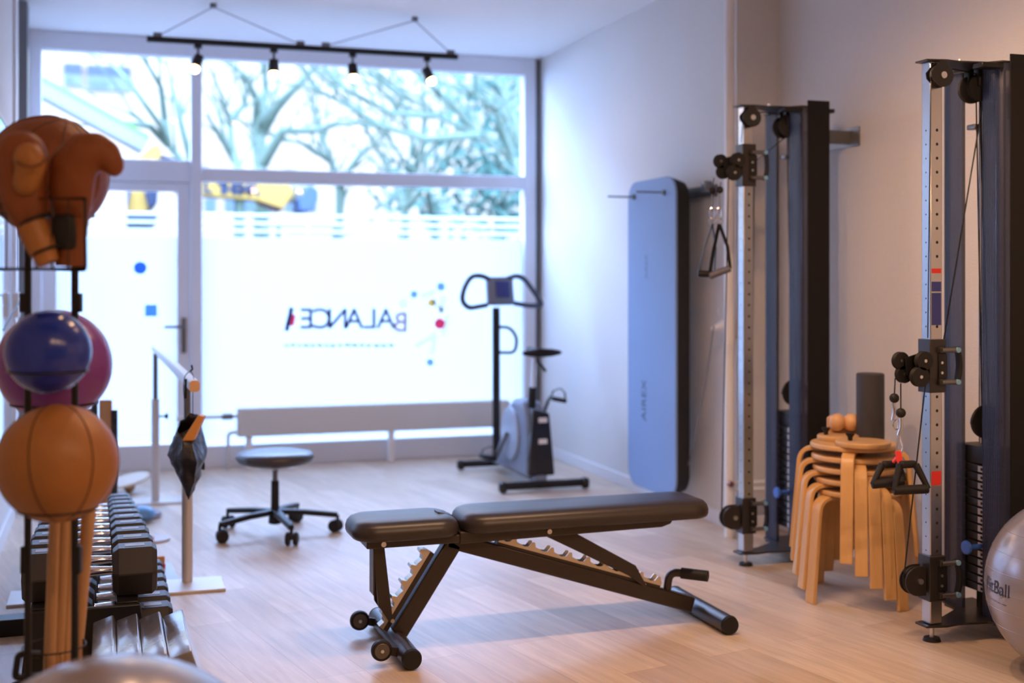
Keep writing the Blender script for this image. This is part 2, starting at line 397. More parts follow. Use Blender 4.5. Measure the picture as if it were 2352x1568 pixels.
def zat(y, px=800): return WY(px, y, YW).z
def xat(px): return WY(px, 600, YW).x
X0 = XL; X1 = XR
xm0, xm1 = xat(437), xat(463)
ztop = zat(116, 120); ztr0, ztr1 = zat(412, 700)-0.035, zat(404, 700)+0.035
fr = MB()
Yf0, Yf1 = YW-0.05, YW+0.06
fr.bx(X0+0.003, xat(96), Yf0, Yf1, 0.0, HC-0.001)             # left stile
fr.bx(xat(1200), xat(1226), Yf0, Yf1, 0.0, HC-0.001)          # right stile
fr.bx(xm0, xm1, Yf0-0.01, Yf1, 0.0, HC-0.001)                 # mullion
fr.bx(X0+0.003, xat(1226), Yf0+0.004, Yf1-0.004, ztop, HC-0.002)
fr.bx(X0+0.003, xm0, Yf0+0.003, Yf1-0.003, ztr0-0.01, ztr1+0.045)
fr.bx(xm1, xat(1226), Yf0+0.003, Yf1-0.003, ztr0, ztr1)
fr.bx(xm1, xat(1226), Yf0+0.003, Yf1-0.003, 0, 0.15)
win = struct(fr.build('window_1', M['frame_alu'], bevel=0.006))
ROOTM[win.name] = Matrix.Identity(4)
struct(MB().bx(xat(1226)+0.001, XR-0.001, YW-0.02, YW+0.05, 0, HC-0.003).build('trim_4', M['steel_dark'], bevel=0.003))
for (a, b, c, d) in ((xat(96), xm0, ztr1+0.045, ztop), (xm1, xat(1200), ztr1, ztop), (xm1, xat(1200), 0.15, ztr0)):
    MB().bx(a-0.004, b+0.004, YW+0.02, YW+0.026, c-0.004, d+0.004).build('window_pane', M['glass'], win)
zf = WY(800, 547, YW).z
film = MB().bx(xm1+0.002, xat(1200)-0.002, YW+0.0165, YW+0.0185, 0.152, zf).build('frosted_film', M['film'], win, label='milky frosted film over the lower pane')
# lettering and emblem printed on the film, to be read from the street
ink = film_print('film_ink', (0.13, 0.16, 0.27)); pink = film_print('film_pink', (0.90, 0.18, 0.30)); pale = film_print('film_cream', (0.96, 0.95, 0.90))
lblue = film_print('film_light_blue', (0.42, 0.58, 0.80)); yel = film_print('film_yellow', (0.95, 0.75, 0.35)); pale_line = film_print('film_pale_line', (0.46, 0.50, 0.57)); ppink = film_print('film_pale_pink', (0.60, 0.46, 0.50))
def filmM(px, py): 
    p = WY(px, py, YW+0.0155); return basis(p, (-1, 0, 0), (0, 0, 1))
lets = [('E', 705), ('C', 739), ('N', 775), ('A', 813), ('L', 851), ('A', 886)]
for ch, px in lets: text_part('sign_letter', ch, 0.205, filmM(px, 734), ink, win, bold=0.001)
text_part('sign_letter', 'B', 0.20, filmM(921, 742), ppink, win, bold=0.002)
def strip_on_film(a, b, wd, m, nm):
    A = WY(a[0], a[1], YW+0.0155); B = WY(b[0], b[1], YW+0.0155)
    return MB().sweep([A, B], (0, 1, 0), 0.0012, wd).build(nm, m, win)
strip_on_film((658, 760), (670, 706), 0.030, ink, 'sign_stroke')
strip_on_film((670, 748), (675, 722), 0.028, pink, 'sign_stroke')
for (px, py, r, m) in ((1010, 743, 0.040, pink), (991, 695, 0.030, yel), (1013, 658, 0.030, lblue), (951, 676, 0.026, lblue), (988, 832, 0.026, lblue), (926, 697, 0.03, pale)):
    p = WY(px, py, YW+0.0155); MB().cyl(p-V((0, 0.0006, 0)), p+V((0, 0.0006, 0)), r, seg=24).build('emblem_dot', m, win)
for (a, b, wd) in (((1003, 668), (968, 682), 0.03), ((1018, 680), (1015, 720), 0.04), ((1028, 725), (1018, 770), 0.035), ((1000, 765), (992, 815), 0.03), ((1000, 770), (955, 795), 0.03), ((995, 690), (1015, 715), 0.03)):
    strip_on_film(a, b, wd, pale, 'emblem_stroke')
rr = random.Random(3)
px = 655
while px < 900:
    l = rr.uniform(5, 14); strip_on_film((px, 793+rr.uniform(-1, 1)), (px+l, 793+rr.uniform(-1, 1)), 0.018, pale_line, 'sign_subtitle_stroke'); px += l+rr.uniform(3, 7)
# glass door, left bay
dx0, dx1 = xat(96)+0.004, xm0-0.004
dz1 = ztr0-0.014
d = MB(); ys0, ys1 = YW-0.042, YW+0.03
gl0, gl1 = xat(130), xat(406)
d.bx(dx0, gl0, ys0, ys1, 0.006, dz1); d.bx(gl1, dx1, ys0, ys1, 0.006, dz1)
d.bx(gl0-0.001, gl1+0.001, ys0+0.003, ys1-0.003, zat(438, 270), dz1); d.bx(gl0-0.001, gl1+0.001, ys0+0.003, ys1-0.003, 0.006, 0.175)
door = struct(d.build('door_1', M['frame_alu'], bevel=0.005)); ROOTM[door.name] = Matrix.Identity(4)
MB().bx(gl0-0.004, gl1+0.004, YW, YW+0.006, 0.172, zat(438, 270)+0.003).build('door_pane', M['glass'], door)
MB().bx(gl0+0.002, gl1-0.002, YW-0.0035, YW-0.0015, 0.178, zf).build('frosted_film', M['film'], door, label='milky frosted film on the door pane')
p = WY(322, 615, YW-0.0042); MB().cyl(p-V((0, 0.0005, 0)), p+V((0, 0.0005, 0)), 0.042, seg=28).build('round_sticker', film_print('sticker_blue', (0.16, 0.36, 0.75)), door, label='round blue sticker')
p = WY(347, 713, YW-0.0042); MB().box(p, (0.078, 0.001, 0.078)).build('square_sticker', film_print('sticker_light_blue', (0.28, 0.52, 0.86)), door, label='square light blue sticker')
p = WY(422, 770, YW-0.05)
h = MB().rbox(p+V((0, 0, 0)), (0.034, 0.014, 0.24), 0.005)
h.tube(rounded([p+V((0, 0, 0.06)), p+V((0, -0.06, 0.06)), p+V((-0.13, -0.06, 0.06))], 0.02), 0.010)
h.build('door_handle', M['steel_dark'], door)
# heating pipe in front of the wall corner
c = V((2.958, 5.50, 0))
t = thing('heating_pipe', 'white vertical heating pipe running from floor to ceiling at the wall corner', 'pipe', c)
MB().cyl((0, 0, 0.001), (0, 0, HC-0.001), 0.027, seg=24).build('riser', M['white_gloss'], t)
MB().tube([(0.0, 0, 0.27), (0.08, -0.02, 0.27), (0.325, -0.05, 0.27)], 0.011).build('branch_pipe', M['white_gloss'], t)
MB().tube([(0.0, 0, 0.235), (0.08, -0.02, 0.235), (0.325, -0.05, 0.235)], 0.011).build('branch_pipe', M['white_gloss'], t)
MB().cyl((-0.012, -0.02, 0.27), (-0.012, -0.045, 0.27), 0.014, seg=14).build('valve_cap', mat('copper_cap', (0.28, 0.12, 0.09), 0.4, 0.6), t)

# radiator under the glass front
def radiator():
    Yr = YW-0.16
    a = WY(546, 940, Yr); b = WY(1135, 919, Yr); x0, x1 = a.x, b.x+0.12
    z1 = 1.3-(940-637)*(a.dot(fw))/F_PX; z0 = 1.3-(1004-637)*(a.dot(fw))/F_PX
    t = thing('panel_radiator', 'long low cream panel radiator in front of the frosted window', 'radiator', ((x0+x1)/2, Yr, 0))
    m = MB(); m.rbox(((x0+x1)/2, Yr, (z0+z1)/2), (x1-x0, 0.02, z1-z0), 0.006); m.build('front_panel', M['radiator'], t, world=True)
    m = MB(); m.rbox(((x0+x1)/2, Yr+0.07, (z0+z1)/2), (x1-x0, 0.02, z1-z0), 0.006); m.build('rear_panel', M['radiator'], t, world=True)
    m = MB(); m.bx(x0, x1, Yr+0.01, Yr+0.06, z1-0.03, z1-0.012)
    n = 60
    for i in range(n): xx = x0+0.03+(x1-x0-0.06)*i/(n-1); m.bx(xx-0.003, xx+0.003, Yr+0.011, Yr+0.059, z0+0.02, z1-0.03)
    m.build('grille', M['radiator'], t, world=True)
    for i, f in enumerate((0.04, 0.55, 0.97)):
        xx = x0+(x1-x0)*f
        MB().bx(xx-0.02, xx+0.02, Yr+0.012, Yr+0.058, 0.0, z0+0.03).build('foot', M['white_gloss'], t, world=True)
    MB().tube(rounded([V((x0+0.02, Yr+0.035, z1-0.05)), V((x0-0.40, Yr+0.035, z1-0.05))], 0.02), 0.012).build('pipe', M['radiator'], t, world=True)
    MB().tube(rounded([V((x0+0.02, Yr+0.035, z0+0.03)), V((x0-0.06, Yr+0.035, z0+0.03)), V((x0-0.06, Yr+0.035, 0.0))], 0.03), 0.012).build('pipe', M['radiator'], t, world=True)
    MB().cyl((x0-0.03, Yr+0.035, z1-0.05), (x0-0.10, Yr+0.035, z1-0.05), 0.022, seg=16).build('thermostat', M['steel_dark'], t, world=True)
radiator()

# ================================================================ LIGHTS ON TRACKS
def track(name, label, x0, x1, Y, z, spots, vs, energy, group=None, bulb='bulb'):
    t = thing(name, label, 'track light', ((x0+x1)/2, Y, z), 0, group)
    MB().bx(x0, x1, Y-0.018, Y+0.018, z-0.016, z+0.016).build('rail', M['black'], t, world=True, bevel=0.003)
    for (xa, xl, xr) in vs:
        for xe in (xl, xr):
            MB().tube([(xa, Y, HC-0.02), (xe, Y, z+0.02)], 0.0035, seg=6).build('hanging_wire', M['wire_grey'], t, world=True)
        MB().cyl((xa, Y, HC-0.025), (xa, Y, HC-0.001), 0.02, seg=16).build('ceiling_hook', M['steel_dark'], t, world=True)
        for xe in (xl, xr): MB().rbox((xe, Y, z+0.026), (0.05, 0.03, 0.03), 0.006).build('rail_clip', M['steel_dark'], t, world=True)
    for i, (xs, aim) in enumerate(spots):
        a = V(aim).normalized(); p0 = V((xs, Y, z-0.016)); p1 = p0-V((0, 0, 0.09))
        s = MB().cyl(p0, p0-V((0, 0, 0.022)), 0.024, seg=16).cyl(p0, p1, 0.007, seg=10).cyl(p1-a*0.025, p1+a*0.050, 0.028, 0.033, seg=20, cap=True)
        so = s.build('spotlight', M['black'], t, world=True)
        MB().ball(p1+a*0.062, 0.027, 20, 12, rot=None).build('bulb', M[bulb], so, world=True)
        if energy:
            l = bpy.data.lights.new('spot_lamp', 'SPOT'); l.energy = energy[i]; l.color = WARM; l.spot_size = math.radians(150); l.spot_blend = 0.7; l.shadow_soft_size = 0.035
            lo = bpy.data.objects.new('spot_lamp', l); COL.objects.link(lo); lo.parent = t
            pos = p1+a*0.15; lo.location = pos-V(t.location); lo.rotation_euler = a.to_track_quat('-Z', 'Y').to_euler()
    return t
Yt = 7.44; zt = 2.688
def xt(px): return WY(px, 110, Yt).x
track('track_light', 'black rail of four glowing spotlights hanging on wires before the window', xt(337), xt(1051), Yt, zt,
      [(xt(455), (-0.35, -0.3, -1)), (xt(629), (0.0, -0.1, -1)), (xt(810), (0.05, -0.2, -1)), (xt(981), (0.45, -0.3, -1))],
      [(xt(490), xt(362), xt(690)), (xt(953), xt(748), xt(1035))], (6, 6, 6, 6))
track('track_light', 'black spotlight rail under the ceiling over the weight bench', 0.15, 2.15, 3.55, 2.70,
      [(0.35, (-0.15, -0.05, -1)), (0.9, (0.05, 0.1, -1)), (1.45, (0.25, -0.05, -1)), (1.95, (0.45, 0.1, -1))],
      [(0.6, 0.2, 1.0), (1.7, 1.3, 2.1)], (9, 26, 44, 46), bulb='bulb_dim')
track('track_light', 'black spotlight rail under the ceiling behind the viewer', 0.3, 2.6, 0.6, 2.70,
      [(0.5, (-0.2, 0.3, -1)), (1.1, (0.1, 0.3, -1)), (1.8, (0.3, 0.4, -1)), (2.4, (0.3, 0.4, -1))],
      [(0.8, 0.4, 1.2), (2.1, 1.7, 2.5)], (24, 30, 48, 54), bulb='bulb_dim')

# ================================================================ WEIGHT BENCH
def bench():
    t = thing('weight_bench', 'adjustable black weight bench with two padded sections in mid room', 'weight bench', (1.5, 4.21, 0))
    yc = 4.21; ZT = 0.475
    def pad(x0, x1, y0, y1, zt, th, r, tip=0.0):
        # superelliptic upholstered slab: grid over a rounded outline
        m = MB(); nx = 40; prof = [(0.0, 1.0), (0.45, 0.995), (0.74, 0.96), (0.88, 0.86), (0.96, 0.68), (1.0, 0.42), (0.995, 0.20), (0.965, 0.06), (0.92, 0.0)]
        cx, cy = (x0+x1)/2, (y0+y1)/2; hx, hy = (x1-x0)/2, (y1-y0)/2; n = 72; vs = []
        cr = 0.085; rings = []
        for (f, h) in prof:
            row = []; ins = (1-f)*hy; rr_ = max(cr-ins, 0.0); bx_, by_ = max(hx-ins-rr_, 0), max(hy-ins-rr_, 0)
            for q_ in range(4):
                sx, sy = ((1, 1), (-1, 1), (-1, -1), (1, -1))[q_]
                for k in range(18):
                    a = math.pi/2*(q_+k/17); row.append((cx+sx*bx_+rr_*math.cos(a), cy+sy*by_+rr_*math.sin(a), zt-th+th*h))
            rings.append(row)
        vs = [p for row in rings for p in row]; R = len(rings)
        fs = [(i*n+k, i*n+(k+1) % n, (i+1)*n+(k+1) % n, (i+1)*n+k) for i in range(R-1) for k in range(n)]
        fs.append(list(range((R-1)*n, R*n))); 
        return m.add(vs, fs)
    sp = pad(0.787, 1.165, yc-0.14, yc+0.14, ZT-0.006, 0.066, 0.05).build('seat_pad', M['bench_pad'], t, world=True, smooth=60)
    bp = pad(1.175, 2.135, yc-0.14, yc+0.14, ZT, 0.066, 0.05).build('back_pad', M['bench_pad'], t, world=True, smooth=60)
    # piping seam under the pads
    for (a, b, nm) in ((0.83, 1.13, sp), (1.22, 2.09, bp)):
        MB().bx(a, b, yc-0.07, yc+0.07, ZT-0.076, ZT-0.062).build('backing_board', M['black_matt'], nm, world=True, bevel=0.005)
    F = M['bench_frame']
    MB().bx(0.835, 1.165, yc-0.085, yc+0.085, 0.372, 0.401).build('seat_rail', F, t, world=True, bevel=0.004)
    m = MB(); m.prism([(1.165, 0.368), (1.94, 0.378), (1.975, 0.388), (1.985, 0.401), (1.165, 0.410)], (0, yc, 0), (1, 0, 0), (0, 0, 1), -0.085, 0.085)
    m.build('back_rail', F, t, world=True, bevel=0.004)
    # main frame tubes
    def beam(a, b, w, h, nm, mt=F, bev=0.006):
        a = V(a); b = V(b); return MB().sweep([a, b], (0, 1, 0), w, h).build(nm, mt, t, world=True, bevel=bev)
    beam((1.165, yc, 0.362), (0.962, yc, 0.055), 0.05, 0.062, 'front_leg')
    beam((1.140, yc, 0.372), (2.10, yc, 0.060), 0.05, 0.058, 'main_beam')
    # ratchet carriers: narrow rails carrying toothed plates
    def ratchet(a, b, n, side, hgt, tooth, solid=False):
        a = V(a); b = V(b); d = (b-a); L = d.length; d.normalize(); nn = V((-d.z, 0, d.x))*side
        MB().sweep([a-nn*0.006, b-nn*0.006], (0, 1, 0), 0.040, 0.026).build('ratchet_rail', F, t, world=True, bevel=0.003)
        for yy in ((yc-0.021, yc+0.018) if not solid else (yc,)):
            poly = [(0, 0.0), (0, hgt)]
            st = L/n
            for i in range(n):
                s0 = i*st
                poly += [(s0+0.004, hgt), (s0+st*0.16, hgt+tooth), (s0+st*0.30, hgt+tooth*0.95), (s0+st*0.42, hgt*0.9), (s0+st*0.62, hgt*0.62), (s0+st*0.95, hgt)]
            poly += [(L, 0)]
            MB().prism(poly, (a.x, yy, a.z), d, nn, -0.021 if solid else -0.0016, 0.021 if solid else 0.0016).build('ratchet_plate', M['zinc'], t, world=True, label='zinc toothed plate')
    ratchet((1.075, yc, 0.335), (0.905, yc, 0.075), 5, -1, 0.018, 0.018, True)
    ratchet((1.965, yc, 0.145), (1.325, yc, 0.352), 9, -1, 0.014, 0.018)
    # struts under seat and back
    for yy in (yc-0.033, yc+0.033):
        m = MB(); m.prism([(0.865, 0.38), (0.905, 0.38), (0.937, 0.105), (0.928, 0.098), (0.885, 0.165)], (0, yy, 0), (1, 0, 0), (0, 0, 1), -0.003, 0.003)
        m.build('seat_strut', F, t, world=True)
    MB().cyl((0.935, yc-0.04, 0.107), (0.935, yc+0.04, 0.107), 0.007, seg=12).build('strut_pin', M['steel'], t, world=True)
    MB().bx(0.868, 0.874, yc-0.033, yc+0.033, 0.20, 0.37).build('strut_web', F, t, world=True)
    for yy in (yc-0.034, yc+0.034):
        m = MB(); m.prism([(1.475, 0.40), (1.56, 0.40), (1.855, 0.232), (1.90, 0.152), (1.89, 0.150), (1.83, 0.195), (1.46, 0.385)], (0, yy, 0), (1, 0, 0), (0, 0, 1), -0.003, 0.003)
        m.build('back_strut', F, t, world=True)
    MB().cyl((1.893, yc-0.034, 0.157), (1.893, yc+0.034, 0.157), 0.006, seg=12).build('strut_pin', M['steel'], t, world=True)
    MB().sweep([(1.55, yc, 0.385), (1.84, yc, 0.225)], (0, 1, 0), 0.062, 0.006).build('strut_web', F, t, world=True)
    for (x, z) in ((0.893, 0.386), (1.497, 0.391)):
        MB().cyl((x, yc-0.090, z), (x, yc+0.090, z), 0.009, seg=14).build('pivot_bolt', M['steel'], t, world=True, label='bright steel pivot bolt')
    MB().cyl((1.17, yc-0.036, 0.395), (1.17, yc+0.036, 0.395), 0.02, seg=18).build('hinge', M['steel_dark'], t, world=True)
    # hinge bracket peeking between the pads
    MB().sweep([(1.10, yc, 0.468), (1.15, yc, 0.455), (1.205, yc, 0.400)], (0, 1, 0), 0.05, 0.012).build('hinge_bracket', F, t, world=True, bevel=0.002)
    # feet
    def foot(x, y0, y1, r=0.0335):
        f = MB().cyl((x, y0, r+0.002), (x, y1, r+0.002), r, seg=32).build('foot_tube', F, t, world=True, bevel=0.002)
        for ye, s_ in ((y0, -1), (y1, 1)):
            MB().cyl((x, ye, r+0.002), (x, ye+s_*0.012, r+0.002), r+0.0015, r-0.002, seg=32).build('end_cap', M['black_matt'], f, world=True, label='black rubber end cap')
    foot(0.952, 3.96, 4.50); foot(2.145, 3.99, 4.44)
    # transport wheels
    for yy, s_ in ((4.045, -1), (4.42, 1)):
        cx, cz = 0.862, 0.058
        wv = MB().lathe([(0.012, -0.013), (0.030, -0.013), (0.034, -0.010), (0.036, 0), (0.034, 0.010), (0.030, 0.013), (0.012, 0.013)], (cx, yy-0.03, cz), (0, 1, 0), 32).build('wheel', M['black_matt'], t, world=True)
        MB().lathe([(0.004, -0.0145), (0.024, -0.0145), (0.026, -0.0125), (0.026, 0.0125), (0.024, 0.0145), (0.004, 0.0145)], (cx, yy-0.03, cz), (0, 1, 0), 28).build('wheel_disc', mat('wheel_disc_grey', (0.10, 0.085, 0.075), 0.4), wv, world=True)
        MB().cyl((cx, yy-0.048, cz), (cx, yy+0.01, cz), 0.006, seg=12).build('axle', M['steel'], wv, world=True, label='steel axle bolt')
        MB().prism([(cx-0.012, cz-0.012), (cx-0.012, cz+0.012), (0.935, 0.052), (0.935, 0.020)], (0, yy-0.008, 0), (1, 0, 0), (0, 0, 1), -0.003, 0.003).build('wheel_bracket', F, t, world=True)
    # carry handle
    hb = V((2.005, yc, 0.10)); hp = [hb, hb+V((0.0, -0.03, 0.10)), hb+V((0.02, -0.06, 0.135)), hb+V((0.115, -0.19, 0.125))]
    m = MB().tube(rounded([(1.995, yc, 0.085), (2.005, yc-0.01, 0.192), (2.100, yc-0.095, 0.190)], 0.035, 8), 0.015, seg=16)
    ho = m.build('carry_handle', F, t, world=True)
    MB().tube([(2.040, yc-0.041, 0.1915), (2.115, yc-0.109, 0.1895)], 0.0205, seg=20).build('grip', M['black_matt'], ho, world=True)
bench()

# ================================================================ SWIVEL STOOL
def swivel_stool():
    t = thing('rolling_stool', 'round black padded rolling stool on five castors', 'stool', (0.80, 6.285, 0), math.radians(0))
    MB().lathe([(0.02, 0.352), (0.16, 0.356), (0.185, 0.366), (0.197, 0.388), (0.188, 0.408), (0.14, 0.420), (0.0, 0.424)], seg=56).build('seat', M['seat_vinyl'], t, smooth=70)
    MB().lathe([(0.02, 0.330), (0.10, 0.338), (0.11, 0.350), (0.02, 0.352)], seg=32).build('seat_plate', M['steel'], t)
    MB().cyl((0, 0, 0.25), (0, 0, 0.336), 0.0135, seg=18).build('piston', M['steel_dark'], t)
    MB().cyl((0, 0, 0.05), (0, 0, 0.27), 0.022, 0.020, seg=20).build('gas_column', M['black'], t)
    hub = MB().cyl((0, 0, 0.055), (0, 0, 0.125), 0.034, 0.028, seg=20).build('hub', M['black'], t)
    for k in range(5):
        a = math.radians(-83+72*k); u = V((math.cos(a), math.sin(a), 0)); s_ = V((-math.sin(a), math.cos(a), 0))
        R = 0.315
        leg = MB().sweep([u*0.02+V((0, 0, 0.112)), u*0.15+V((0, 0, 0.106)), u*R+V((0, 0, 0.088))], s_, [0.045, 0.036, 0.028], 0.026).build('leg', M['black'], t, bevel=0.005)
        c = u*R
        cs = MB().cyl(c+V((0, 0, 0.055)), c+V((0, 0, 0.088)), 0.008, seg=10).rbox(c+V((0, 0, 0.045)), (0.03, 0.03, 0.03), 0.01).build('castor', M['black_matt'], leg)
        a2 = a+1.1; w_ = V((math.cos(a2), math.sin(a2), 0)); cc = c+V((-math.sin(a2), math.cos(a2), 0))*0.012
        for sg in (-1, 1):
            MB().lathe([(0.008, -0.011), (0.028, -0.011), (0.032, -0.005), (0.032, 0.005), (0.028, 0.011), (0.008, 0.011)], cc+w_*0.019*sg+V((0, 0, 0.0325)), w_, 22).build('castor_wheel', M['black_matt'], leg)
swivel_stool()

# ================================================================ EXERCISE BIKE
def bike():
    t = thing('exercise_bike', 'grey and black exercise bike standing in the far right window corner', 'exercise bike', (2.50, 7.5, 0))
    B = M['black']; G = M['bike_grey']
    def base(y, x0, x1, z, nm='base_bar'):
        b = MB().cyl((x0, y, z), (x1, y, z), 0.024, seg=18).build(nm, B, t, world=True)
        for x in (x0, x1): MB().rbox((x, y, z-0.004), (0.05, 0.062, 0.068), 0.02).build('end_cap', M['black_gloss'], b, world=True)
    base(7.02, 2.25, 2.78, 0.042); base(7.95, 2.25, 2.73, 0.042)
    MB().sweep([(2.5, 7.02, 0.07), (2.5, 7.95, 0.07)], (1, 0, 0), 0.07, 0.05).build('frame_beam', G, t, world=True, bevel=0.012)
    # shell of the flywheel housing
    prof = [(7.10, 0.06), (7.10, 0.30), (7.14, 0.44), (7.24, 0.53), (7.40, 0.53), (7.54, 0.45), (7.62, 0.34), (7.70, 0.22), (7.80, 0.12), (7.84, 0.06)]
    MB().prism(prof, (2.435, 0, 0), (0, 1, 0), (0, 0, 1), 0, 0.14).build('shell', G, t, world=True, bevel=0.03, seg=4)
    m = MB(); m.lathe([(0.17, 0), (0.165, 0.014), (0.13, 0.018), (0.03, 0.018), (0.001, 0.018)], (2.433, 7.42, 0.31), (-1, 0, 0), 40); m.build('side_disc', mat('bike_disc', (0.30, 0.36, 0.46), 0.3), t, world=True)
    MB().prism([(2.425, 0.09), (2.595, 0.09), (2.560, 0.47), (2.455, 0.50)], (0, 7.075, 0), (1, 0, 0), (0, 0, 1), -0.03, 0.03).build('rear_cover', M['black_gloss'], t, world=True, bevel=0.012, seg=3)
    for z in (0.43, 0.30): MB().rbox((2.513, 7.040, z), (0.055, 0.006, 0.030), 0.002).build('label_plate', M['white_gloss'], t, world=True, label='small pale sticker')
    # seat
    sp = MB().tube([(2.5, 7.22, 0.44), (2.5, 7.19, 0.62)], 0.026, seg=16).build('seat_sleeve', B, t, world=True)
    MB().tube([(2.5, 7.19, 0.60), (2.505, 7.17, 0.80)], 0.015, seg=14).build('seat_post', M['chrome'], t, world=True)
    MB().tube([(2.51, 7.17, 0.80), (2.56, 7.12, 0.72)], 0.009, seg=10).build('seat_lever', B, t, world=True)
    s = MB(); n = 20; vs = []
    for i in range(n+1):
        f = i/n; y = 7.05+0.27*f; hw = 0.125*(1-f**1.6)+0.028 if f < 1 else 0.02; hw = 0.03+0.10*max(0, 1-(f*1.35)**2) if f < 0.74 else 0.03*(1-(f-0.74)*1.5)
        if i == 0: hw *= 0.6
        for k in range(12):
            a = 2*math.pi*k/12; vs.append((2.52+math.cos(a)*hw, y, 0.835+math.sin(a)*0.026+(0.004*math.cos(f*6))))
    fs = [(i*12+k, i*12+(k+1) % 12, (i+1)*12+(k+1) % 12, (i+1)*12+k) for i in range(n) for k in range(12)]+[list(range(12)), list(range(n*12, n*12+12))]
    s.add(vs, fs).build('saddle', M['black_matt'], t, world=True, smooth=80)
    # handlebar column
    MB().tube([(2.455, 7.80, 0.10), (2.45, 7.79, 1.10)], 0.026, seg=18).build('column', B, t, world=True)
    cx, cy = 2.475, 7.74
    def hb(px, py): return WY(px, py, cy)
    pts = [hb(x, y) for x, y in ((1120, 700), (1075, 708), (1060, 690), (1066, 660), (1082, 634), (1105, 632), (1125, 642))]
    MB().tube(rounded(pts, 0.05, 4), 0.017, seg=12).build('handlebar', mat('handlebar_grey', (0.06, 0.075, 0.11), 0.45), t, world=True)
    pts = [hb(x, y) for x, y in ((1180, 696), (1215, 702), (1246, 702), (1232, 678), (1205, 640), (1186, 632), (1165, 640))]
    MB().tube(rounded(pts, 0.03, 4), 0.017, seg=12).build('handlebar', mat('handlebar_grey_right', (0.06, 0.075, 0.11), 0.45), t, world=True)
    c0 = hb(1148, 668)
    co = MB().rbox(c0, (0.185, 0.06, 0.19), 0.02, rot=Matrix.Rotation(math.radians(-12), 3, 'X')).build('console', G, t, world=True)
    MB().rbox(c0+V((0.01, -0.034, 0.012)), (0.095, 0.012, 0.11), 0.006, rot=Matrix.Rotation(math.radians(-12), 3, 'X')).build('screen', M['screen'], co, world=True)
    MB().tube(rounded([V((2.46, 7.79, 0.97)), V((2.53, 7.74, 0.97)), V((2.575, 7.72, 0.90)), V((2.56, 7.72, 0.80)), V((2.46, 7.79, 0.80))], 0.04), 0.011).build('bottle_cage', B, t, world=True)
    # cranks and pedals
    for sx, ang in ((-1, 205), (1, 35)):
        x = 2.505+sx*0.10; a = math.radians(ang); c = V((x, 7.42, 0.31)); e = c+V((sx*0.02, math.cos(a)*-0.0, 0))
        e = c+V((sx*0.025, (-0.16 if sx > 0 else 0.14), (0.22 if sx > 0 else -0.17)))
        cr = MB().tube([c, e], 0.012, seg=10).build('crank', M['steel_dark'], t, world=True)
        pc = e+V((sx*0.06, 0, 0))
        MB().rbox(pc, (0.10, 0.09, 0.026), 0.008, rot=Matrix.Rotation(math.radians(12), 3, 'Y')).build('pedal', M['black_matt'], cr, world=True)
        MB().sweep([pc+V((-0.045, 0, 0.01)), pc+V((-0.03, 0, 0.055)), pc+V((0.02, 0, 0.07)), pc+V((0.05, 0, 0.04)), pc+V((0.052, 0, 0.0))], (0, 1, 0), 0.025, 0.004).build('pedal_strap', M['black_matt'], cr, world=True)
bike()

# ================================================================ GYM MATS ON THE WALL
def mats():
    x = 2.852; ths = [0.016]+[0.014]*6; y0, y1, z0, z1 = 5.90, 6.53, 0.115, 1.845
    labs = ['blue-grey exercise mat hanging foremost on the wall hooks']+['charcoal exercise mat hanging %s behind the blue-grey mat' % w_ for w_ in
            ('directly', 'second', 'third', 'fourth', 'fifth', 'last, nearest the wall,')]
    for i, th in enumerate(ths):
        hw, hh, r = (y1-y0)/2-i*0.004, (z1-z0)/2-i*0.004, 0.11
        poly = []
        for (sx, sy, a0) in ((1, 1, 0), (-1, 1, 90), (-1, -1, 180), (1, -1, 270)):
            for k in range(9):
                a = math.radians(a0+90*k/8); poly.append((sx*(hw-r)+r*math.cos(a), sy*(hh-r)+r*math.sin(a)))
        o = MB().prism(poly, (x, (y0+y1)/2, (z0+z1)/2), (0, 1, 0), (0, 0, 1), 0.0005, th-0.002).build('exercise_mat', M['mat_blue'] if i == 0 else M['mat_dark'], bevel=0.004)
        me = o.data; c = V((x+th/2, (y0+y1)/2, z0)); me.transform(Matrix.Translation(-c)); o.location = c; ROOTM[o.name] = Matrix.Translation(c)
        tag(o, labs[i], 'exercise mat', 'exercise mats on the wall hooks')
        if i == 0:
            inkm = mat('mat_print', (0.055, 0.09, 0.17), 0.6)
            text_part('logo_print', 'AIREX', 0.085, basis((x-0.0002, 6.30, 0.61), (0, 0, 1), (0, 1, 0)) @ Matrix.Scale(1, 4), inkm, o, ext=0.0003)
            text_part('logo_print', 'AIREX', 0.050, basis((x-0.0002, 6.27, 1.36), (0, 0, 1), (0, 1, 0)), mat('mat_print_faint', (0.14, 0.21, 0.35), 0.6), o, ext=0.0003)
        x += th
    t = thing('mat_hanger', 'steel wall hanger with two rods carrying the exercise mats', 'wall hanger', (XR, 6.24, 1.72))
    for yy in (6.44, 6.04):
        MB().cyl((2.69, yy, 1.76), (XR-0.02, yy, 1.76), 0.005, seg=10).build('rod', M['steel_dark'], t, world=True)
        MB().cyl((2.842, yy, 1.76), (2.851, yy, 1.76), 0.016, seg=16).build('stop_collar', M['steel_dark'], t, world=True)
    MB().bx(XR-0.03, XR-0.001, 5.80, 6.50, 1.73, 1.79).build('wall_rail', M['steel_dark'], t, world=True, bevel=0.003)
    MB().rbox((3.0, 5.83, 1.78), (0.05, 0.05, 0.06), 0.01).build('bracket', M['steel_dark'], t, world=True)
mats()
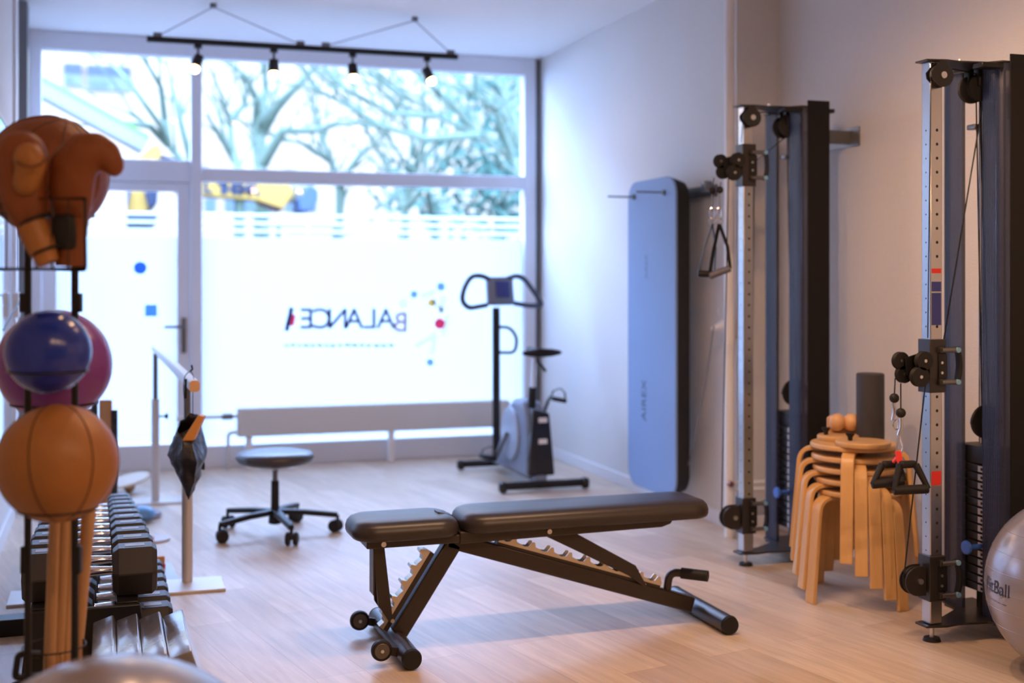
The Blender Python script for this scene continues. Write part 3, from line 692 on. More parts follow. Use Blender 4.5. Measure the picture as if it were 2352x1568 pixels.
# wall plug with grey cables beside the mats
t = thing('wall_socket', 'white wall socket with a plugged cable between the mats and the pipe', 'socket', (XR, 5.66, 0.98))
MB().rbox((XR-0.014, 5.63, 1.04), (0.026, 0.08, 0.10), 0.006).build('socket_plate', M['white_gloss'], t, world=True)
MB().lathe([(0.030, 0), (0.030, 0.03), (0.014, 0.075), (0.008, 0.10)], (XR-0.027, 5.63, 1.06), (-1, 0.05, -0.25), 18).build('plug', M['white_gloss'], t, world=True)
pts = []
for (px, py, X) in ((1640, 748, 2.93), (1637, 765, 2.92), (1628, 830, 2.91), (1612, 920, 2.91), (1598, 1000, 2.92), (1582, 1070, 2.94), (1562, 1110, 2.97), (1530, 1140, 3.0)):
    pts.append(WX(px, py, X))
MB().tube(rounded(pts, 0.2, 4), 0.0045, seg=8).build('cable', mat('grey_cable', (0.17, 0.18, 0.21), 0.5), t, world=True)
MB().tube(rounded([WX(1655, 725, 3.0), WX(1648, 712, 3.0), WX(1660, 704, 3.02)], 0.03), 0.0035, seg=8).build('cable_loop', mat('pale_cable', (0.6, 0.6, 0.62), 0.5), t, world=True)

# ================================================================ BALLET BARRE WITH BAG
def barre():
    pn = WZ(430, 1341); pf = WZ(357, 1155)
    t = thing('ballet_barre', 'free-standing wooden ballet barre on two steel posts with long flat feet', 'ballet barre', (pn.x, (pn.y+pf.y)/2, 0))
    S = M['silver_paint']
    near = V((0.322, 5.02, 0.868)); far = V((pf.x+0.012, pf.y+0.42, 0.866))
    d = (far-near).normalized()
    poly = []
    for a0, sx, sy in ((0, 1, 1), (90, -1, 1), (180, -1, -1), (270, 1, -1)):
        for k in range(5):
            a = math.radians(a0+90*k/4); poly.append((sx*0.006+0.014*math.cos(a), sy*0.009+0.014*math.sin(a)))
    ex = d.cross(V((0, 0, 1))).normalized()
    m = MB(); m.prism(poly, near, ex, V((0, 0, 1)), -(far-near).length, 0)
    # orientation guard
    n = ex.cross(V((0, 0, 1)))
    m = MB(); L = (far-near).length
    m.prism(poly, near, ex, V((0, 0, 1)), 0 if n.dot(d) > 0 else -L, L if n.dot(d) > 0 else 0)
    bar = m.build('bar', M['white_gloss'], t, world=True, label='pale lacquered wooden rail')
    m = MB(); m.prism([(a*0.99, b*0.99) for a, b in poly], near-d*0.002, ex, V((0, 0, 1)), -0.003, 0.003); m.build('end_face', M['beech'], bar, world=True, label='bare wooden end of the rail')
    for p, zb, nm in ((pn, 0.60, 'near'), (pf, 0.60, 'far')):
        post = MB().cyl((p.x, p.y, 0.012), (p.x, p.y, zb), 0.0225, seg=24).build('post', S, t, world=True)
        MB().cyl((p.x, p.y, zb), (p.x, p.y, 0.862), 0.014, seg=20).build('inner_tube', M['steel_dark'], post, world=True)
        MB().tube([(p.x, p.y, 0.50), (p.x+0.055, p.y-0.01, 0.50)], 0.006, seg=10).lathe([(0.006, 0), (0.016, 0.008), (0.018, 0.02), (0.004, 0.022)], (p.x+0.05, p.y-0.01, 0.50), (1, 0, 0), 16).build('knob', M['black_matt'], post, world=True)
    MB().bx(pn.x-0.70, pn.x+0.145, pn.y-0.17, pn.y+0.06, 0.0, 0.012).build('base_plate', M['silver_paint'], t, world=True, bevel=0.002)
    MB().bx(pf.x-0.60, pf.x+0.15, pf.y-0.07, pf.y+0.12, 0.0, 0.012).build('base_plate', M['silver_paint'], t, world=True, bevel=0.002)
    # bag
    b = thing('hanging_bag', 'black nylon bag hanging by its cord from the end of the ballet barre', 'bag', (0.31, 4.99, 0.42))
    D = 4.93
    def q(px, py, dd=0): return W(px, py, D+dd)
    ring1 = [(1400-0, 0)]
    vs = [q(430, 950, -.03), q(440, 948, .04), q(462, 962, .06), q(474, 1040, .08), q(462, 1092, .02), q(388, 1040, .0), q(387, 1048, .05), q(407, 975, .03), q(436, 1012, -.09), q(446, 1010, -.09), q(456, 1070, -.05), q(432, 1146, 0)]
    m = MB()
    outline_top = [(436, 950, 0.0), (452, 953, .05), (464, 968, .07), (458, 985, 0.02), (440, 1014, -.07), (418, 1012, -.08), (405, 990, -.03), (413, 966, .04)]
    mid = [(432, 985, 0.1), (462, 990, .11), (476, 1035, .08), (470, 1055, .0), (452, 1062, -.10), (420, 1052, -.09), (386, 1044, -.02), (400, 1000, .08)]
    low = [(430, 1090, 0.07), (446, 1090, .06), (462, 1092, .04), (458, 1098, -.01), (446, 1106, -.06), (425, 1104, -.06), (409, 1096, -.03), (416, 1092, .04)]
    bot = [(433+rr.uniform(-1, 1), 1146, 0.005*math.cos(k)) for k in range(8)]
    rows = [outline_top, mid, low, bot]; pts = []
    for a, bb in zip(rows[:-1], rows[1:]):
        for s_ in range(5):
            f = s_/5; pts.append([q(x0*(1-f)+x1*f, y0*(1-f)+y1*f, z0*(1-f)+z1*f) for (x0, y0, z0), (x1, y1, z1) in zip(a, bb)])
    pts.append([q(*p) for p in bot])
    # resample each ring to 32 with wrinkles
    vs = []
    for ri, row in enumerate(pts):
        c = sum(row, V())/8
        for k in range(32):
            f = k/4; i = int(f) % 8; g = f-int(f); p = row[i]*(1-g)+row[(i+1) % 8]*g
            wv = noise.noise(p*16)*0.012+noise.noise(p*40)*0.005
            vs.append(p+(p-c).normalized()*wv*(0.3 if ri > 13 else 1))
    R = len(pts); fs = [(i*32+k, i*32+(k+1) % 32, (i+1)*32+(k+1) % 32, (i+1)*32+k) for i in range(R-1) for k in range(32)]
    fs.append(list(range((R-1)*32, R*32)))
    o = m.add(vs, fs).build('bag_body', M['bag'], b, world=True, smooth=50)
    sm = o.modifiers.new('t', 'SOLIDIFY'); sm.thickness = 0.002
    MB().tube(rounded([q(426, 960), q(421, 890), q(424, 862, -.01), q(438, 850, 0.0), q(446, 866, 0), q(443, 900, 0), q(443, 955)], 0.02, 5), 0.0016, seg=6).build('cord', M['black_matt'], b, world=True)
    MB().tube([q(437, 852), q(442, 848), q(440, 838)], 0.004, seg=8).build('cord_end', M['black_matt'], b, world=True)
    MB().sweep([q(427, 870), q(426, 915)], rt, 0.009, 0.004).build('strap', M['black_matt'], b, world=True)
    w_ = thing('wooden_block', 'orange-brown wooden block sticking out of the hanging black bag', 'wooden block', tuple(q(437, 1008)))
    a = q(416, 1013, -.075); bb_ = q(446, 956, 0.0)
    MB().prism([(0, 0), (0.045, 0.002), (0.088, 0.098), (0.066, 0.104)], q(417, 1013, -.07), rt, V((0, 0, 1)), -0.045, 0.0).build('block', mat('orange_wood', (0.72, 0.30, 0.06), 0.45), w_, world=True, bevel=0.003)
barre()

# ================================================================ CABLE MACHINES
def machine(loc, zc, wall_dx, label, tint_marks):
    t = thing('cable_machine', label, 'cable machine', loc, 0, 'wall-mounted cable machines')
    S = M['steel']; B = M['black']
    H = 2.10
    # column
    MB().bx(-0.025, 0.025, -0.025, 0.025, 0.065, H-0.03).build('column', M['column'], t, bevel=0.003)
    for (z, h_, c) in tint_marks:  # red and blue reflections in the steel, painted as thin coloured patches
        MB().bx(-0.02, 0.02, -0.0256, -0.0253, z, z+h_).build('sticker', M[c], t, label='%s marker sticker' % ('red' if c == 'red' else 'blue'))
    MB().cyl((0, 0, 0.0), (0, 0, 0.012), 0.032, 0.028, seg=28).build('levelling_foot', M['black_matt'], t)
    MB().cyl((0, 0, 0.012), (0, 0, 0.066), 0.008, seg=12).build('foot_bolt', M['steel'], t)
    # bottom and top plates
    for z, th in ((0.055, 0.008), (H-0.03, 0.006)):
        poly = [(-0.045, -0.03), (0.03, -0.045), (0.09, -0.035), (0.20, -0.05), (0.235, -0.09), (0.375, -0.09), (0.375, 0.25), (0.235, 0.25), (0.20, 0.13), (0.09, 0.06), (-0.045, 0.035)]
        MB().prism(poly, (0, 0, z), (1, 0, 0), (0, 1, 0), 0, th).build('floor_plate' if z < 1 else 'top_plate', M['sleeve'], t, bevel=0.001)
    for (x, y) in ((0.12, 0.0), (0.22, 0.1), (0.30, 0.2), (0.33, -0.06)):
        MB().cyl((x, y, H-0.024), (x, y, H-0.012), 0.007, seg=12).build('bolt', M['steel'], t)
    # tower shroud
    prof_r = [(0.40, -0.092)]+[(0.262-0.027*math.sin(a)+0.0, -0.092+0.027*(1-math.cos(a))) for a in (0, 0.5, 1.0, 1.57)]
    sh = MB().bx(0.262, 0.375, -0.096, -0.090, 0.045, H)
    sh.build('side_panel', M['panel'], t, bevel=0.001)
    for (ya, yb, s_) in ((-0.090, 0.022, 1), (0.250, 0.135, -1)):
        pts = [V((0.275, ya-0.004*s_, 0))]+[V((0.262-0.028*math.sin(a), ya-0.004*s_+s_*0.028*(1-math.cos(a)), 0)) for a in (0.01, 0.4, 0.8, 1.2, 1.57)]+[V((0.234, (ya+yb)/2, 0)), V((0.236, yb, 0)), V((0.245, yb+0.004*s_, 0))]
        m = MB(); n = len(pts); zz = (0.045, H-0.032)
        vs = [p+V((0, 0, z)) for z in zz for p in pts]; vs += [p+V((0.0025, 0, z)) for z in zz for p in pts]
        fs = []
        for i in range(n-1): fs += [(i, i+1, n+i+1, n+i), (2*n+i+1, 2*n+i, 3*n+i, 3*n+i+1)]
        fs += [(i, 2*n+i, 2*n+i+1, i+1) for i in range(n-1)]+[(n+i, n+i+1, 3*n+i+1, 3*n+i) for i in range(n-1)]
        fs += [(0, n, 3*n, 2*n), (n-1, 3*n-1, 4*n-1, 2*n-1)]
        m.add(vs, fs).build('mesh_cover', M['mesh'], t, label='see-through black mesh cover')
    # edge profile of the shroud
    MB().cyl((0.250, -0.078, 0.05), (0.250, -0.078, H-0.03), 0.004, seg=8).build('edge_profile', M['steel_dark'], t)
    MB().bx(0.15, 0.41, -0.085, -0.03, H-0.05, H-0.032).build('top_bracket', B, t, bevel=0.003)
    # guide rods, weight stack
    for yy in (0.035, 0.125):
        MB().cyl((0.315, yy, 0.063), (0.315, yy, H-0.03), 0.0095, seg=14).build('guide_rod', M['chrome'], t)
        MB().cyl((0.315, yy, 0.063), (0.315, yy, 0.125), 0.017, seg=16).build('buffer', M['black_matt'], t)
    wp = []
    zs = 0.135; st = 0.0315
    plate = MB().rbox((0.31, 0.08, 0), (0.10, 0.235, st-0.0045), 0.003).build('weight_plate', M['black'], t)
    tabm = mat('plate_tab', (0.42, 0.42, 0.44), 0.4)
    tab = MB().bx(0.2588, 0.2597, 0.035, 0.075, -st*0.36, st*0.36).build('number_tab', tabm, plate)
    hole = MB().cyl((0.2590, 0.055, 0), (0.2582, 0.055, 0), 0.006, seg=12).build('pin_hole', M['hole'], plate)
    for i in range(15):
        p = plate if i == 0 else copy_tree(plate, t)
        p.location = (0, 0, zs+st*(i+0.5))
    zt_ = zs+st*15
    MB().rbox((0.31, 0.08, zt_+0.034), (0.10, 0.235, 0.064), 0.004).build('top_plate_weight', M['black'], t)
    MB().cyl((0.325, 0.08, zt_+0.06), (0.325, 0.08, zt_+0.10), 0.018, seg=16).build('lift_block', M['black_matt'], t)
    zp = zs+st*5.5
    k = MB().tube([(0.262, 0.055, zp), (0.205, 0.055, zp)], 0.009, seg=14).lathe([(0.009, 0), (0.02, 0.004), (0.026, 0.012), (0.024, 0.02), (0.002, 0.023)], (0.207, 0.055, zp), (-1, 0, 0), 24)
    k.build('selector_pin', M['blue_pl'], t, label='blue mushroom-headed selector pin')
    # pulleys in the tower
    for (x, y, z) in ((0.22, 0.045, H-0.10), (0.225, 0.105, H-0.10)):
        pu = MB().lathe([(0.01, -0.010), (0.050, -0.010), (0.052, -0.007), (0.046, 0), (0.052, 0.007), (0.050, 0.010), (0.01, 0.010)], (x+0.03, y, z), (0.25, 1, 0), 32).build('top_pulley', M['black_matt'], t)
        MB().rbox((x+0.03, y, z+0.04), (0.045, 0.034, 0.08), 0.006).build('pulley_yoke', M['black'], pu)
    pu = MB().lathe([(0.01, -0.010), (0.055, -0.010), (0.057, -0.007), (0.050, 0), (0.057, 0.007), (0.055, 0.010), (0.01, 0.010)], (0.30, 0.08, zt_+0.15), (0.25, 1, 0), 32).build('floating_pulley', M['black_matt'], t)
    MB().tube(arc((0.30, 0.08, zt_+0.15), 0.065, 0, math.pi, 12, (1, 0, 0), (0, 0, 1)), 0.006).build('pulley_yoke', M['black'], pu)
    MB().rbox((0.262, 0.10, 1.86), (0.03, 0.05, 0.02), 0.005).build('cable_clamp', M['steel_dark'], t)
    # cables
    def cab(pts, r=0.0028): MB().tube(pts, r, seg=8).build('cable', M['black_gloss'], t)
    cab([(0.262, 0.045, H-0.13), (0.06, 0.03, zc+0.02), (0.045, 0.035, 0.235)]); cab([(0.276, 0.105, H-0.14), (0.29, 0.09, zt_+0.19)]); cab([(0.26, 0.065, H-0.13), (0.315, 0.085, zt_+0.19)], 0.004)
    cab([(0.0, -0.01, H-0.055), (0.10, 0.0, H-0.05), (0.23, 0.045, H-0.052)])
    # top pulley in its housing, left of the column
    c = V((-0.0, -0.052, H-0.085))
    poly = [(0.042*math.cos(a), 0.042*math.sin(a)) for a in [math.radians(x) for x in range(-80, 70, 15)]]+[(0.012, 0.052), (-0.012, 0.052), (-0.052, 0.008), (-0.048, -0.012)]+[(0.042*math.cos(a), 0.042*math.sin(a)) for a in [math.radians(x) for x in range(-140, -90, 15)]]
    hs = MB().prism(poly, c, (1, 0, 0), (0, 0, 1), 0.010, 0.014).prism(poly, c, (1, 0, 0), (0, 0, 1), -0.020, -0.016).build('pulley_housing', M['black_gloss'], t, bevel=0.001)
    MB().lathe([(0.01, -0.012), (0.038, -0.012), (0.040, -0.009), (0.034, 0), (0.040, 0.009), (0.038, 0.012), (0.01, 0.012)], c+V((0, 0.003, 0)), (0, 1, 0), 32).build('pulley', M['black_matt'], hs)
    MB().cyl(c+V((0, -0.018, 0)), c+V((0, 0.03, 0)), 0.012, seg=18).build('axle', M['steel'], hs, label='bright steel axle')
    cab([(-0.038, -0.045, H-0.09), (-0.040, -0.03, zc+0.10)], 0.0022)
    # sliding carriages
    def carriage(z, hgt, kind):
        s_ = MB().bx(-0.034, 0.034, -0.034, 0.034, z-hgt/2, z+hgt/2).build('carriage', M['sleeve'], t, bevel=0.002)
        MB().bx(0.0, 0.036, -0.040, -0.033, z-0.045, z+0.045).build('latch_plate', M['black'], s_, bevel=0.001)
        for dz in (-0.024, 0.012):
            MB().cyl((0.012, -0.039, z+dz), (0.012, -0.043, z+dz), 0.005, seg=12).build('screw', M['steel'], s_)
        for dz in (-0.057, 0.057):
            MB().cyl((0.005, -0.047, z+dz), (0.072, -0.047, z+dz), 0.009, seg=14).build('grip_arm', M['steel_dark'], s_)
            MB().cyl((0.0705, -0.047, z+dz), (0.0705, -0.058, z+dz), 0.0095, seg=16).build('grip_cap', M['blue_tip'], s_, label='light blue end cap')
            MB().rbox((0.008, -0.042, z+dz), (0.02, 0.02, 0.022), 0.003).build('grip_mount', M['sleeve'], s_)
        MB().sweep([(0.072, -0.042, z-0.068), (0.082, -0.042, z-0.03), (0.084, -0.042, z), (0.082, -0.042, z+0.03), (0.072, -0.042, z+0.068)], (0, 1, 0), 0.026, 0.014).build('release_grip', M['black_matt'], s_, bevel=0.004)
        return s_
    s_ = carriage(zc, 0.19, 0)
    MB().bx(-0.075, -0.033, -0.012, 0.012, zc-0.045, zc-0.01).build('pivot_arm', M['sleeve'], s_, bevel=0.003)
    for (x, y, z, r) in ((-0.060, -0.034, 0.020, 0.033), (-0.078, -0.034, -0.036, 0.035), (-0.118, 0.020, 0.018, 0.031), (-0.105, 0.020, -0.030, 0.031)):
        p = MB().lathe([(0.004, -0.0105), (r, -0.0105), (r+0.001, -0.008), (r-0.006, 0), (r+0.001, 0.008), (r, 0.0105), (0.004, 0.0105)], (x, y, zc+z), (0, 1, 0), 30).build('swivel_pulley', M['black_matt'], s_)
        MB().cyl((x, y-0.013, zc+z), (x, y+0.013, zc+z), 0.006, seg=12).build('pulley_bolt', M['steel'], s_, label='bright pulley bolt')
    MB().prism([(-0.085, -0.055), (-0.03, -0.03), (-0.03, 0.0), (-0.06, 0.045), (-0.115, 0.03), (-0.11, -0.03)], (0, -0.004, zc), (1, 0, 0), (0, 0, 1), -0.003, 0.003).build('pulley_plate', M['black'], s_)
    s2 = carriage(0.228, 0.16, 1)
    poly = [(0.056*math.cos(a), 0.053*math.sin(a)) for a in [math.radians(x) for x in range(90, 271, 15)]]+[(0.030, -0.053), (0.030, 0.053)]
    for yy in (-0.020, 0.016):
        MB().prism(poly, (-0.070, yy, 0.222), (1, 0, 0), (0, 0, 1), -0.002, 0.002).build('pulley_guard', M['sleeve'], s2, bevel=0.001)
    MB().lathe([(0.008, -0.012), (0.047, -0.012), (0.049, -0.009), (0.042, 0), (0.049, 0.009), (0.047, 0.012), (0.008, 0.012)], (-0.072, -0.002, 0.222), (0, 1, 0), 32).build('pulley', M['black_matt'], s2)
    MB().cyl((-0.066, -0.030, 0.222), (-0.066, 0.022, 0.222), 0.010, seg=14).build('axle', M['steel'], s2, label='bright steel axle')
    cab([(-0.122, 0.0, 0.235), (-0.098, -0.02, zc-0.05)] if zc > 1.5 else [(-0.118, 0.0, 0.235), (-0.050, -0.03, zc-0.06)])
    # wall bracket
    zb = 1.955
    MB().bx(0.372, wall_dx-0.006, 0.02, 0.06, zb-0.03, zb+0.03).bx(0.372, wall_dx-0.006, 0.05, 0.20, zb+0.026, zb+0.032).bx(wall_dx-0.007, wall_dx-0.001, -0.05, 0.20, zb-0.045, zb+0.045).build('wall_bracket', M['steel_dark'], t, bevel=0.001)
    return t
LF = (2.733, 4.93, 0); LN = (2.80, 3.70, 0)
mf = machine(LF, 1.805, XN-LF[0], 'cable machine further away beside the white pipe, pulley raised high', [])
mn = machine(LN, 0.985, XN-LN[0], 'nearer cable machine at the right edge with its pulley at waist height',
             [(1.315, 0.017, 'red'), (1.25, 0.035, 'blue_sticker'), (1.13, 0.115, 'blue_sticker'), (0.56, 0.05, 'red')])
# ---- handles hanging from the two machines
def far_handles():
    D = 5.52
    def q(px, py, dd=0): return W(px, py, D+dd)
    for i, (top_, st, apex, gl, gr, dd, lab) in enumerate((
            ((1640, 408), (1636, 438), (1636, 515), (1603, 628), (1640, 630), 0.04, 'black strap handle with dark grip, hanging left and behind on the raised pulley'),
            ((1656, 418), (1653, 436), (1652, 520), (1629, 634), (1677, 616), -0.03, 'black strap handle with grey grip, hanging in front on the raised pulley'))):
        MB().tube([q(*top_, dd), q(st[0], st[1], dd)], 0.0022, seg=6).build('cable', M['black_gloss'], mf, world=True)
        MB().ball(q(*st, dd), 0.0165, 20, 12).build('cable_stop', M['black_matt'], mf, world=True, label='black ball stop')
        t = thing('cable_attachment', lab, 'cable attachment', tuple(q(apex[0], 630, dd)), 0, 'strap handles on the far cable machine')
        a = q(st[0], st[1]+9, dd); b = q(apex[0], apex[1]-28, dd)
        MB().tube([a, q(st[0], 466, dd), b], [0.003, 0.003, 0.003], seg=6).build('loop', M['steel_dark'], t, world=True)
        e = (b-a).normalized()
        c = q(apex[0], 490, dd); MB().ring(c, 0.020, 0.0025, axis=-fw*1+rt*0.1, seg=24, sx=0.6, sy=1.3).build('carabiner', M['chrome'], t, world=True)
        c = q(apex[0], 508, dd); MB().ring(c, 0.0135, 0.0025, axis=-fw, seg=20).build('ring', M['chrome'], t, world=True)
        ap = q(apex[0], 514, dd); L_ = q(*gl, dd); R_ = q(*gr, dd)
        m1 = ap*0.72+L_*0.28; m2 = ap*0.72+R_*0.28
        wv = (fw*0.8+rt*0.6) if i else fw
        MB().sweep([ap, (ap+L_)/2+rt*-0.003, L_], wv, 0.026, 0.004).build('strap', M['black_matt'], t, world=True)
        MB().sweep([ap, (ap+R_)/2+rt*0.012, R_], wv, 0.026, 0.004).build('strap', M['black_matt'], t, world=True)
        MB().cyl(L_, R_, 0.0155, seg=20).build('grip', M['black_matt'] if i == 0 else mat('grey_grip', (0.10, 0.10, 0.14), 0.5), t, world=True, bevel=0.003)
far_handles()
def near_handles():
    D = 4.33
    def q(px, py, dd=0): return W(px, py, D+dd)
    for (a, b, dd, lab, straps) in (((2056, 868), (2054, 914), 0.05, 0, 0), ((2069, 880), (2069, 948), 0.0, 0, 0)):
        MB().tube([q(*a, dd), q(*b, dd)], 0.0024, seg=6).build('cable', M['black_gloss'], mn, world=True)
        MB().ball(q(*b, dd), 0.0175, 22, 14).build('cable_stop', M['black_matt'], mn, world=True, label='black ball stop')
    t = thing('cable_attachment', 'pair-side black plastic handle hung by red webbing in front of the stools', 'cable attachment', tuple(q(2090, 1130)), 0)
    t['label'] = 'black triangular handle on red webbing, its long grip pointing to the steel column'
    for (a, b, c) in (((2052, 925), (2050, 965), 0.05), ((2070, 960), (2063, 1000), 0.0)):
        pa, pb = q(*a, c), q(*b, c)
        MB().tube([pa, pa*0.5+pb*0.5+rt*0.006, pb], [0.007, 0.0075, 0.005], seg=10).build('snap_hook', M['chrome'], t, world=True)
    MB().ring(q(2058, 975, 0.02), 0.014, 0.003, axis=-fw, sx=0.7, sy=1.2).build('snap_ring', M['chrome'], t, world=True)
    MB().tube(rounded([q(2066, 1002), q(2058, 1030), q(2062, 1042), q(2070, 1042), q(2074, 1028), q(2067, 1002)], 0.01, 4), 0.0028, seg=8).build('carabiner', M['chrome'], t, world=True)
    MB().sweep([q(2063, 1036), q(2065, 1055, -.01), q(2071, 1068, -.02)], fw*0.3+rt, 0.022, 0.006).build('webbing', M['red'], t, world=True, label='red webbing loop')
    def tri(t, apex, l, r, dd, w_=0.012, grip=True):
        P = [q(apex[0]-18, apex[1], dd), q(apex[0]+18, apex[1], dd), q(*r, dd-0.02), q(*l, dd-0.02)]
        MB().tube(rounded([q(l[0]+2, l[1], dd-0.02), P[0]], 0.02), [0.010, 0.013], seg=12).build('side_arm', M['black_matt'], t, world=True)
        MB().tube([P[1], q(r[0], r[1], dd-0.02)], [0.013, 0.010], seg=12).build('side_arm', M['black_matt'], t, world=True)
        MB().cyl(q(*l, dd-0.02), q(*r, dd-0.02), 0.0165, seg=20).build('grip', M['black_matt'], t, world=True, bevel=0.004)
        MB().rbox(P[0]*0.5+P[1]*0.5, (0.066, 0.03, 0.026), 0.01).build('apex_block', M['black_matt'], t, world=True)
    tri(t, (2085, 1066), (2052, 1126), (2132, 1122), -0.02)
    t2 = thing('cable_attachment', 'black triangular handle hanging left of the one on red webbing', 'cable attachment', tuple(q(2020, 1120)), 0)
    tri(t2, (2045, 1066), (2002, 1112), (2076, 1104), 0.05)
    MB().sweep([q(2050, 1062, .04), q(2062, 1048, .04)], fw, 0.02, 0.006).build('webbing', M['red'], t2, world=True, label='red webbing loop')
near_handles()

# ================================================================ BENTWOOD STOOLS
def stools():
    cx, cy = 2.905, 4.307
    def make():
        t = thing('bentwood_stool', 'x', 'stool', (cx, cy, 0), 0, 'bentwood stools in one stack')
        MB().lathe([(0.002, 0.423), (0.168, 0.423), (0.173, 0.428), (0.173, 0.438), (0.169, 0.443), (0.002, 0.443)], seg=56).build('seat', M['birch_disc'], t)
        for k in range(4):
            a = math.radians(8+90*k+180); u = V((math.cos(a), math.sin(a), 0)); s_ = V((-math.sin(a), math.cos(a), 0))
            pts = rounded([u*0.055+V((0, 0, 0.4140)), u*0.212+V((0, 0, 0.4140)), u*0.248+V((0, 0, 0.0))], 0.055, 10)
            MB().sweep(pts, s_, 0.050, 0.0175).build('leg', M['birch'], t, bevel=0.003, smooth=30)
        return t
    proto = make()
    labs = ['lowest stool of the birch stack, its four legs on the floor', 'birch bentwood stool second from the bottom of the stack', 'middle birch bentwood stool of the stack of five',
            'birch bentwood stool directly under the topmost one', 'topmost birch bentwood stool, carrying the discs and the foam roller']
    for i in range(5):
        o = proto if i == 0 else copy_tree(proto)
        o.location = (cx-0.004*i, cy+0.003*i, 0.046*i+0.0002); o.rotation_euler = (0, 0, math.radians(-12*i)); o['label'] = labs[i]
    zt_ = 0.443+0.184+0.0006
    for (x, y, r, lab, lx, ly) in ((2.862, 4.215, 0.105, 'larger round wooden disc with black knob, nearer on the top stool', 1962, 1003), (2.872, 4.405, 0.082, 'smaller round wooden disc with black knob at the back of the top stool', 1905, 990)):
        t = thing('balance_disc', lab, 'wooden disc', (x, y, zt_), 0, 'wooden discs on the stool stack')
        MB().lathe([(0.002, 0), (r, 0), (r+0.003, 0.004), (r+0.003, 0.016), (r-0.001, 0.020), (0.002, 0.020)], seg=48).build('plate', M['birch_disc'], t)
        k = -0.35*r/0.1 if 0 else 0
        MB().lathe([(0.006, 0.020), (0.009, 0.022), (0.010, 0.034), (0.017, 0.044), (0.018, 0.050), (0.002, 0.052)], (-0.045, 0.02, 0), (0, 0, 1), 20).build('knob', M['black_matt'], t)
    f = MB().lathe([(0.012, 0), (0.052, 0), (0.057, 0.004), (0.057, 0.271), (0.052, 0.275), (0.012, 0.275)], (3.005, 4.372, zt_), (0, 0, 1), 44).build('foam_roller', M['foam'])
    top(f, 'upright dark grey foam roller standing on the stool stack', 'foam roller')
    c = W(1957, 985, 5.06); c.z = zt_
    t = thing('massage_roller', 'wooden massage roller with two round balls on the stool stack', 'massage roller', (2.93, 4.452, zt_), -YAW)
    MB().prism([(-0.062, 0), (0.062, 0), (0.062, 0.075), (0.045, 0.092), (0.02, 0.070), (-0.02, 0.072), (-0.045, 0.092), (-0.062, 0.080)], (0, 0.03, 0), (1, 0, 0), (0, 0, 1), -0.008, 0.008).rbox((0, 0.0, 0.010), (0.10, 0.06, 0.018), 0.004).build('frame', M['beech'], t, bevel=0.002)
    for x in (-0.029, 0.029): MB().ball((x, -0.008, 0.066), 0.0365, 28, 18, sc=(0.95, 1, 1)).build('ball', M['beech'], t)
    MB().cyl((-0.062, -0.004, 0.066), (0.062, -0.004, 0.066), 0.006, seg=12).build('axle', M['beech'], t)
    MB().prism([(0.0, -0.01), (0.03, 0.004), (0.03, 0.014), (-0.03, 0.014), (-0.03, 0.004)], (0.0, -0.01, 0.03), (1, 0, 0), (0, 1, 0), -0.002, 0.002)
stools()

# ================================================================ BALLS
def swiss_right():
    R = 0.295; c = V((2.985, 3.27, R))
    dd = 3.97; c = W(2484, 1349, dd); c.z = R; c.x = min(c.x, XN-R-0.002)
    t = thing('exercise_ball', 'large pearl silver exercise ball cut off by the right picture edge', 'exercise ball', (c.x, c.y, 0))
    m = MB().ball(c, R, 72, 48).build('ball_skin', M['silver_ball'], t, world=True, smooth=80)
    for z in (-0.12, -0.06, 0.0, 0.06, 0.12, 0.18):
        rr_ = math.sqrt(R*R-z*z); MB().ring(c+V((0, 0, z)), rr_, 0.0010, seg=72, rseg=6).build('moulded_rib', M['silver_ball'], m, world=True)
    # print wraps the skin
    cu = bpy.data.curves.new('txt', 'FONT'); cu.size = 0.062; cu.align_x = 'CENTER'
    inkb = mat('ball_print', (0.02, 0.025, 0.07), 0.5)
    for body, sz, v0 in (('FitBall', 0.060, -0.008), ('- -- --- -- ---', 0.024, -0.040)):
        cu.body = body; cu.size = sz
        o = bpy.data.objects.new('txt', cu); COL.objects.link(o); bpy.context.view_layer.update(); me = bpy.data.meshes.new_from_object(o); bpy.data.objects.remove(o)
        tocam = (V((0, 0, CAM_H))-c); az0 = math.atan2(tocam.y, tocam.x)+math.radians(-58)
        for v in me.vertices:
            az = az0+v.co.x/R; el = (v.co.y+v0)/R
            v.co = c+V((math.cos(az)*math.cos(el), math.sin(az)*math.cos(el), math.sin(el)))*(R+0.0018)
        me.transform(rootmat(t).inverted()); me.materials.append(inkb)
        p = bpy.data.objects.new('print', me); COL.objects.link(p); p.parent = m
swiss_right()
c = W(255, 1950, 2.13)
b = MB().ball((c.x, c.y, 0.317), 0.317, 72, 48).build('exercise_ball', M['silver_ball'], smooth=80)
top(b, 'large pearl grey exercise ball whose top shows at the lower left edge', 'exercise ball')

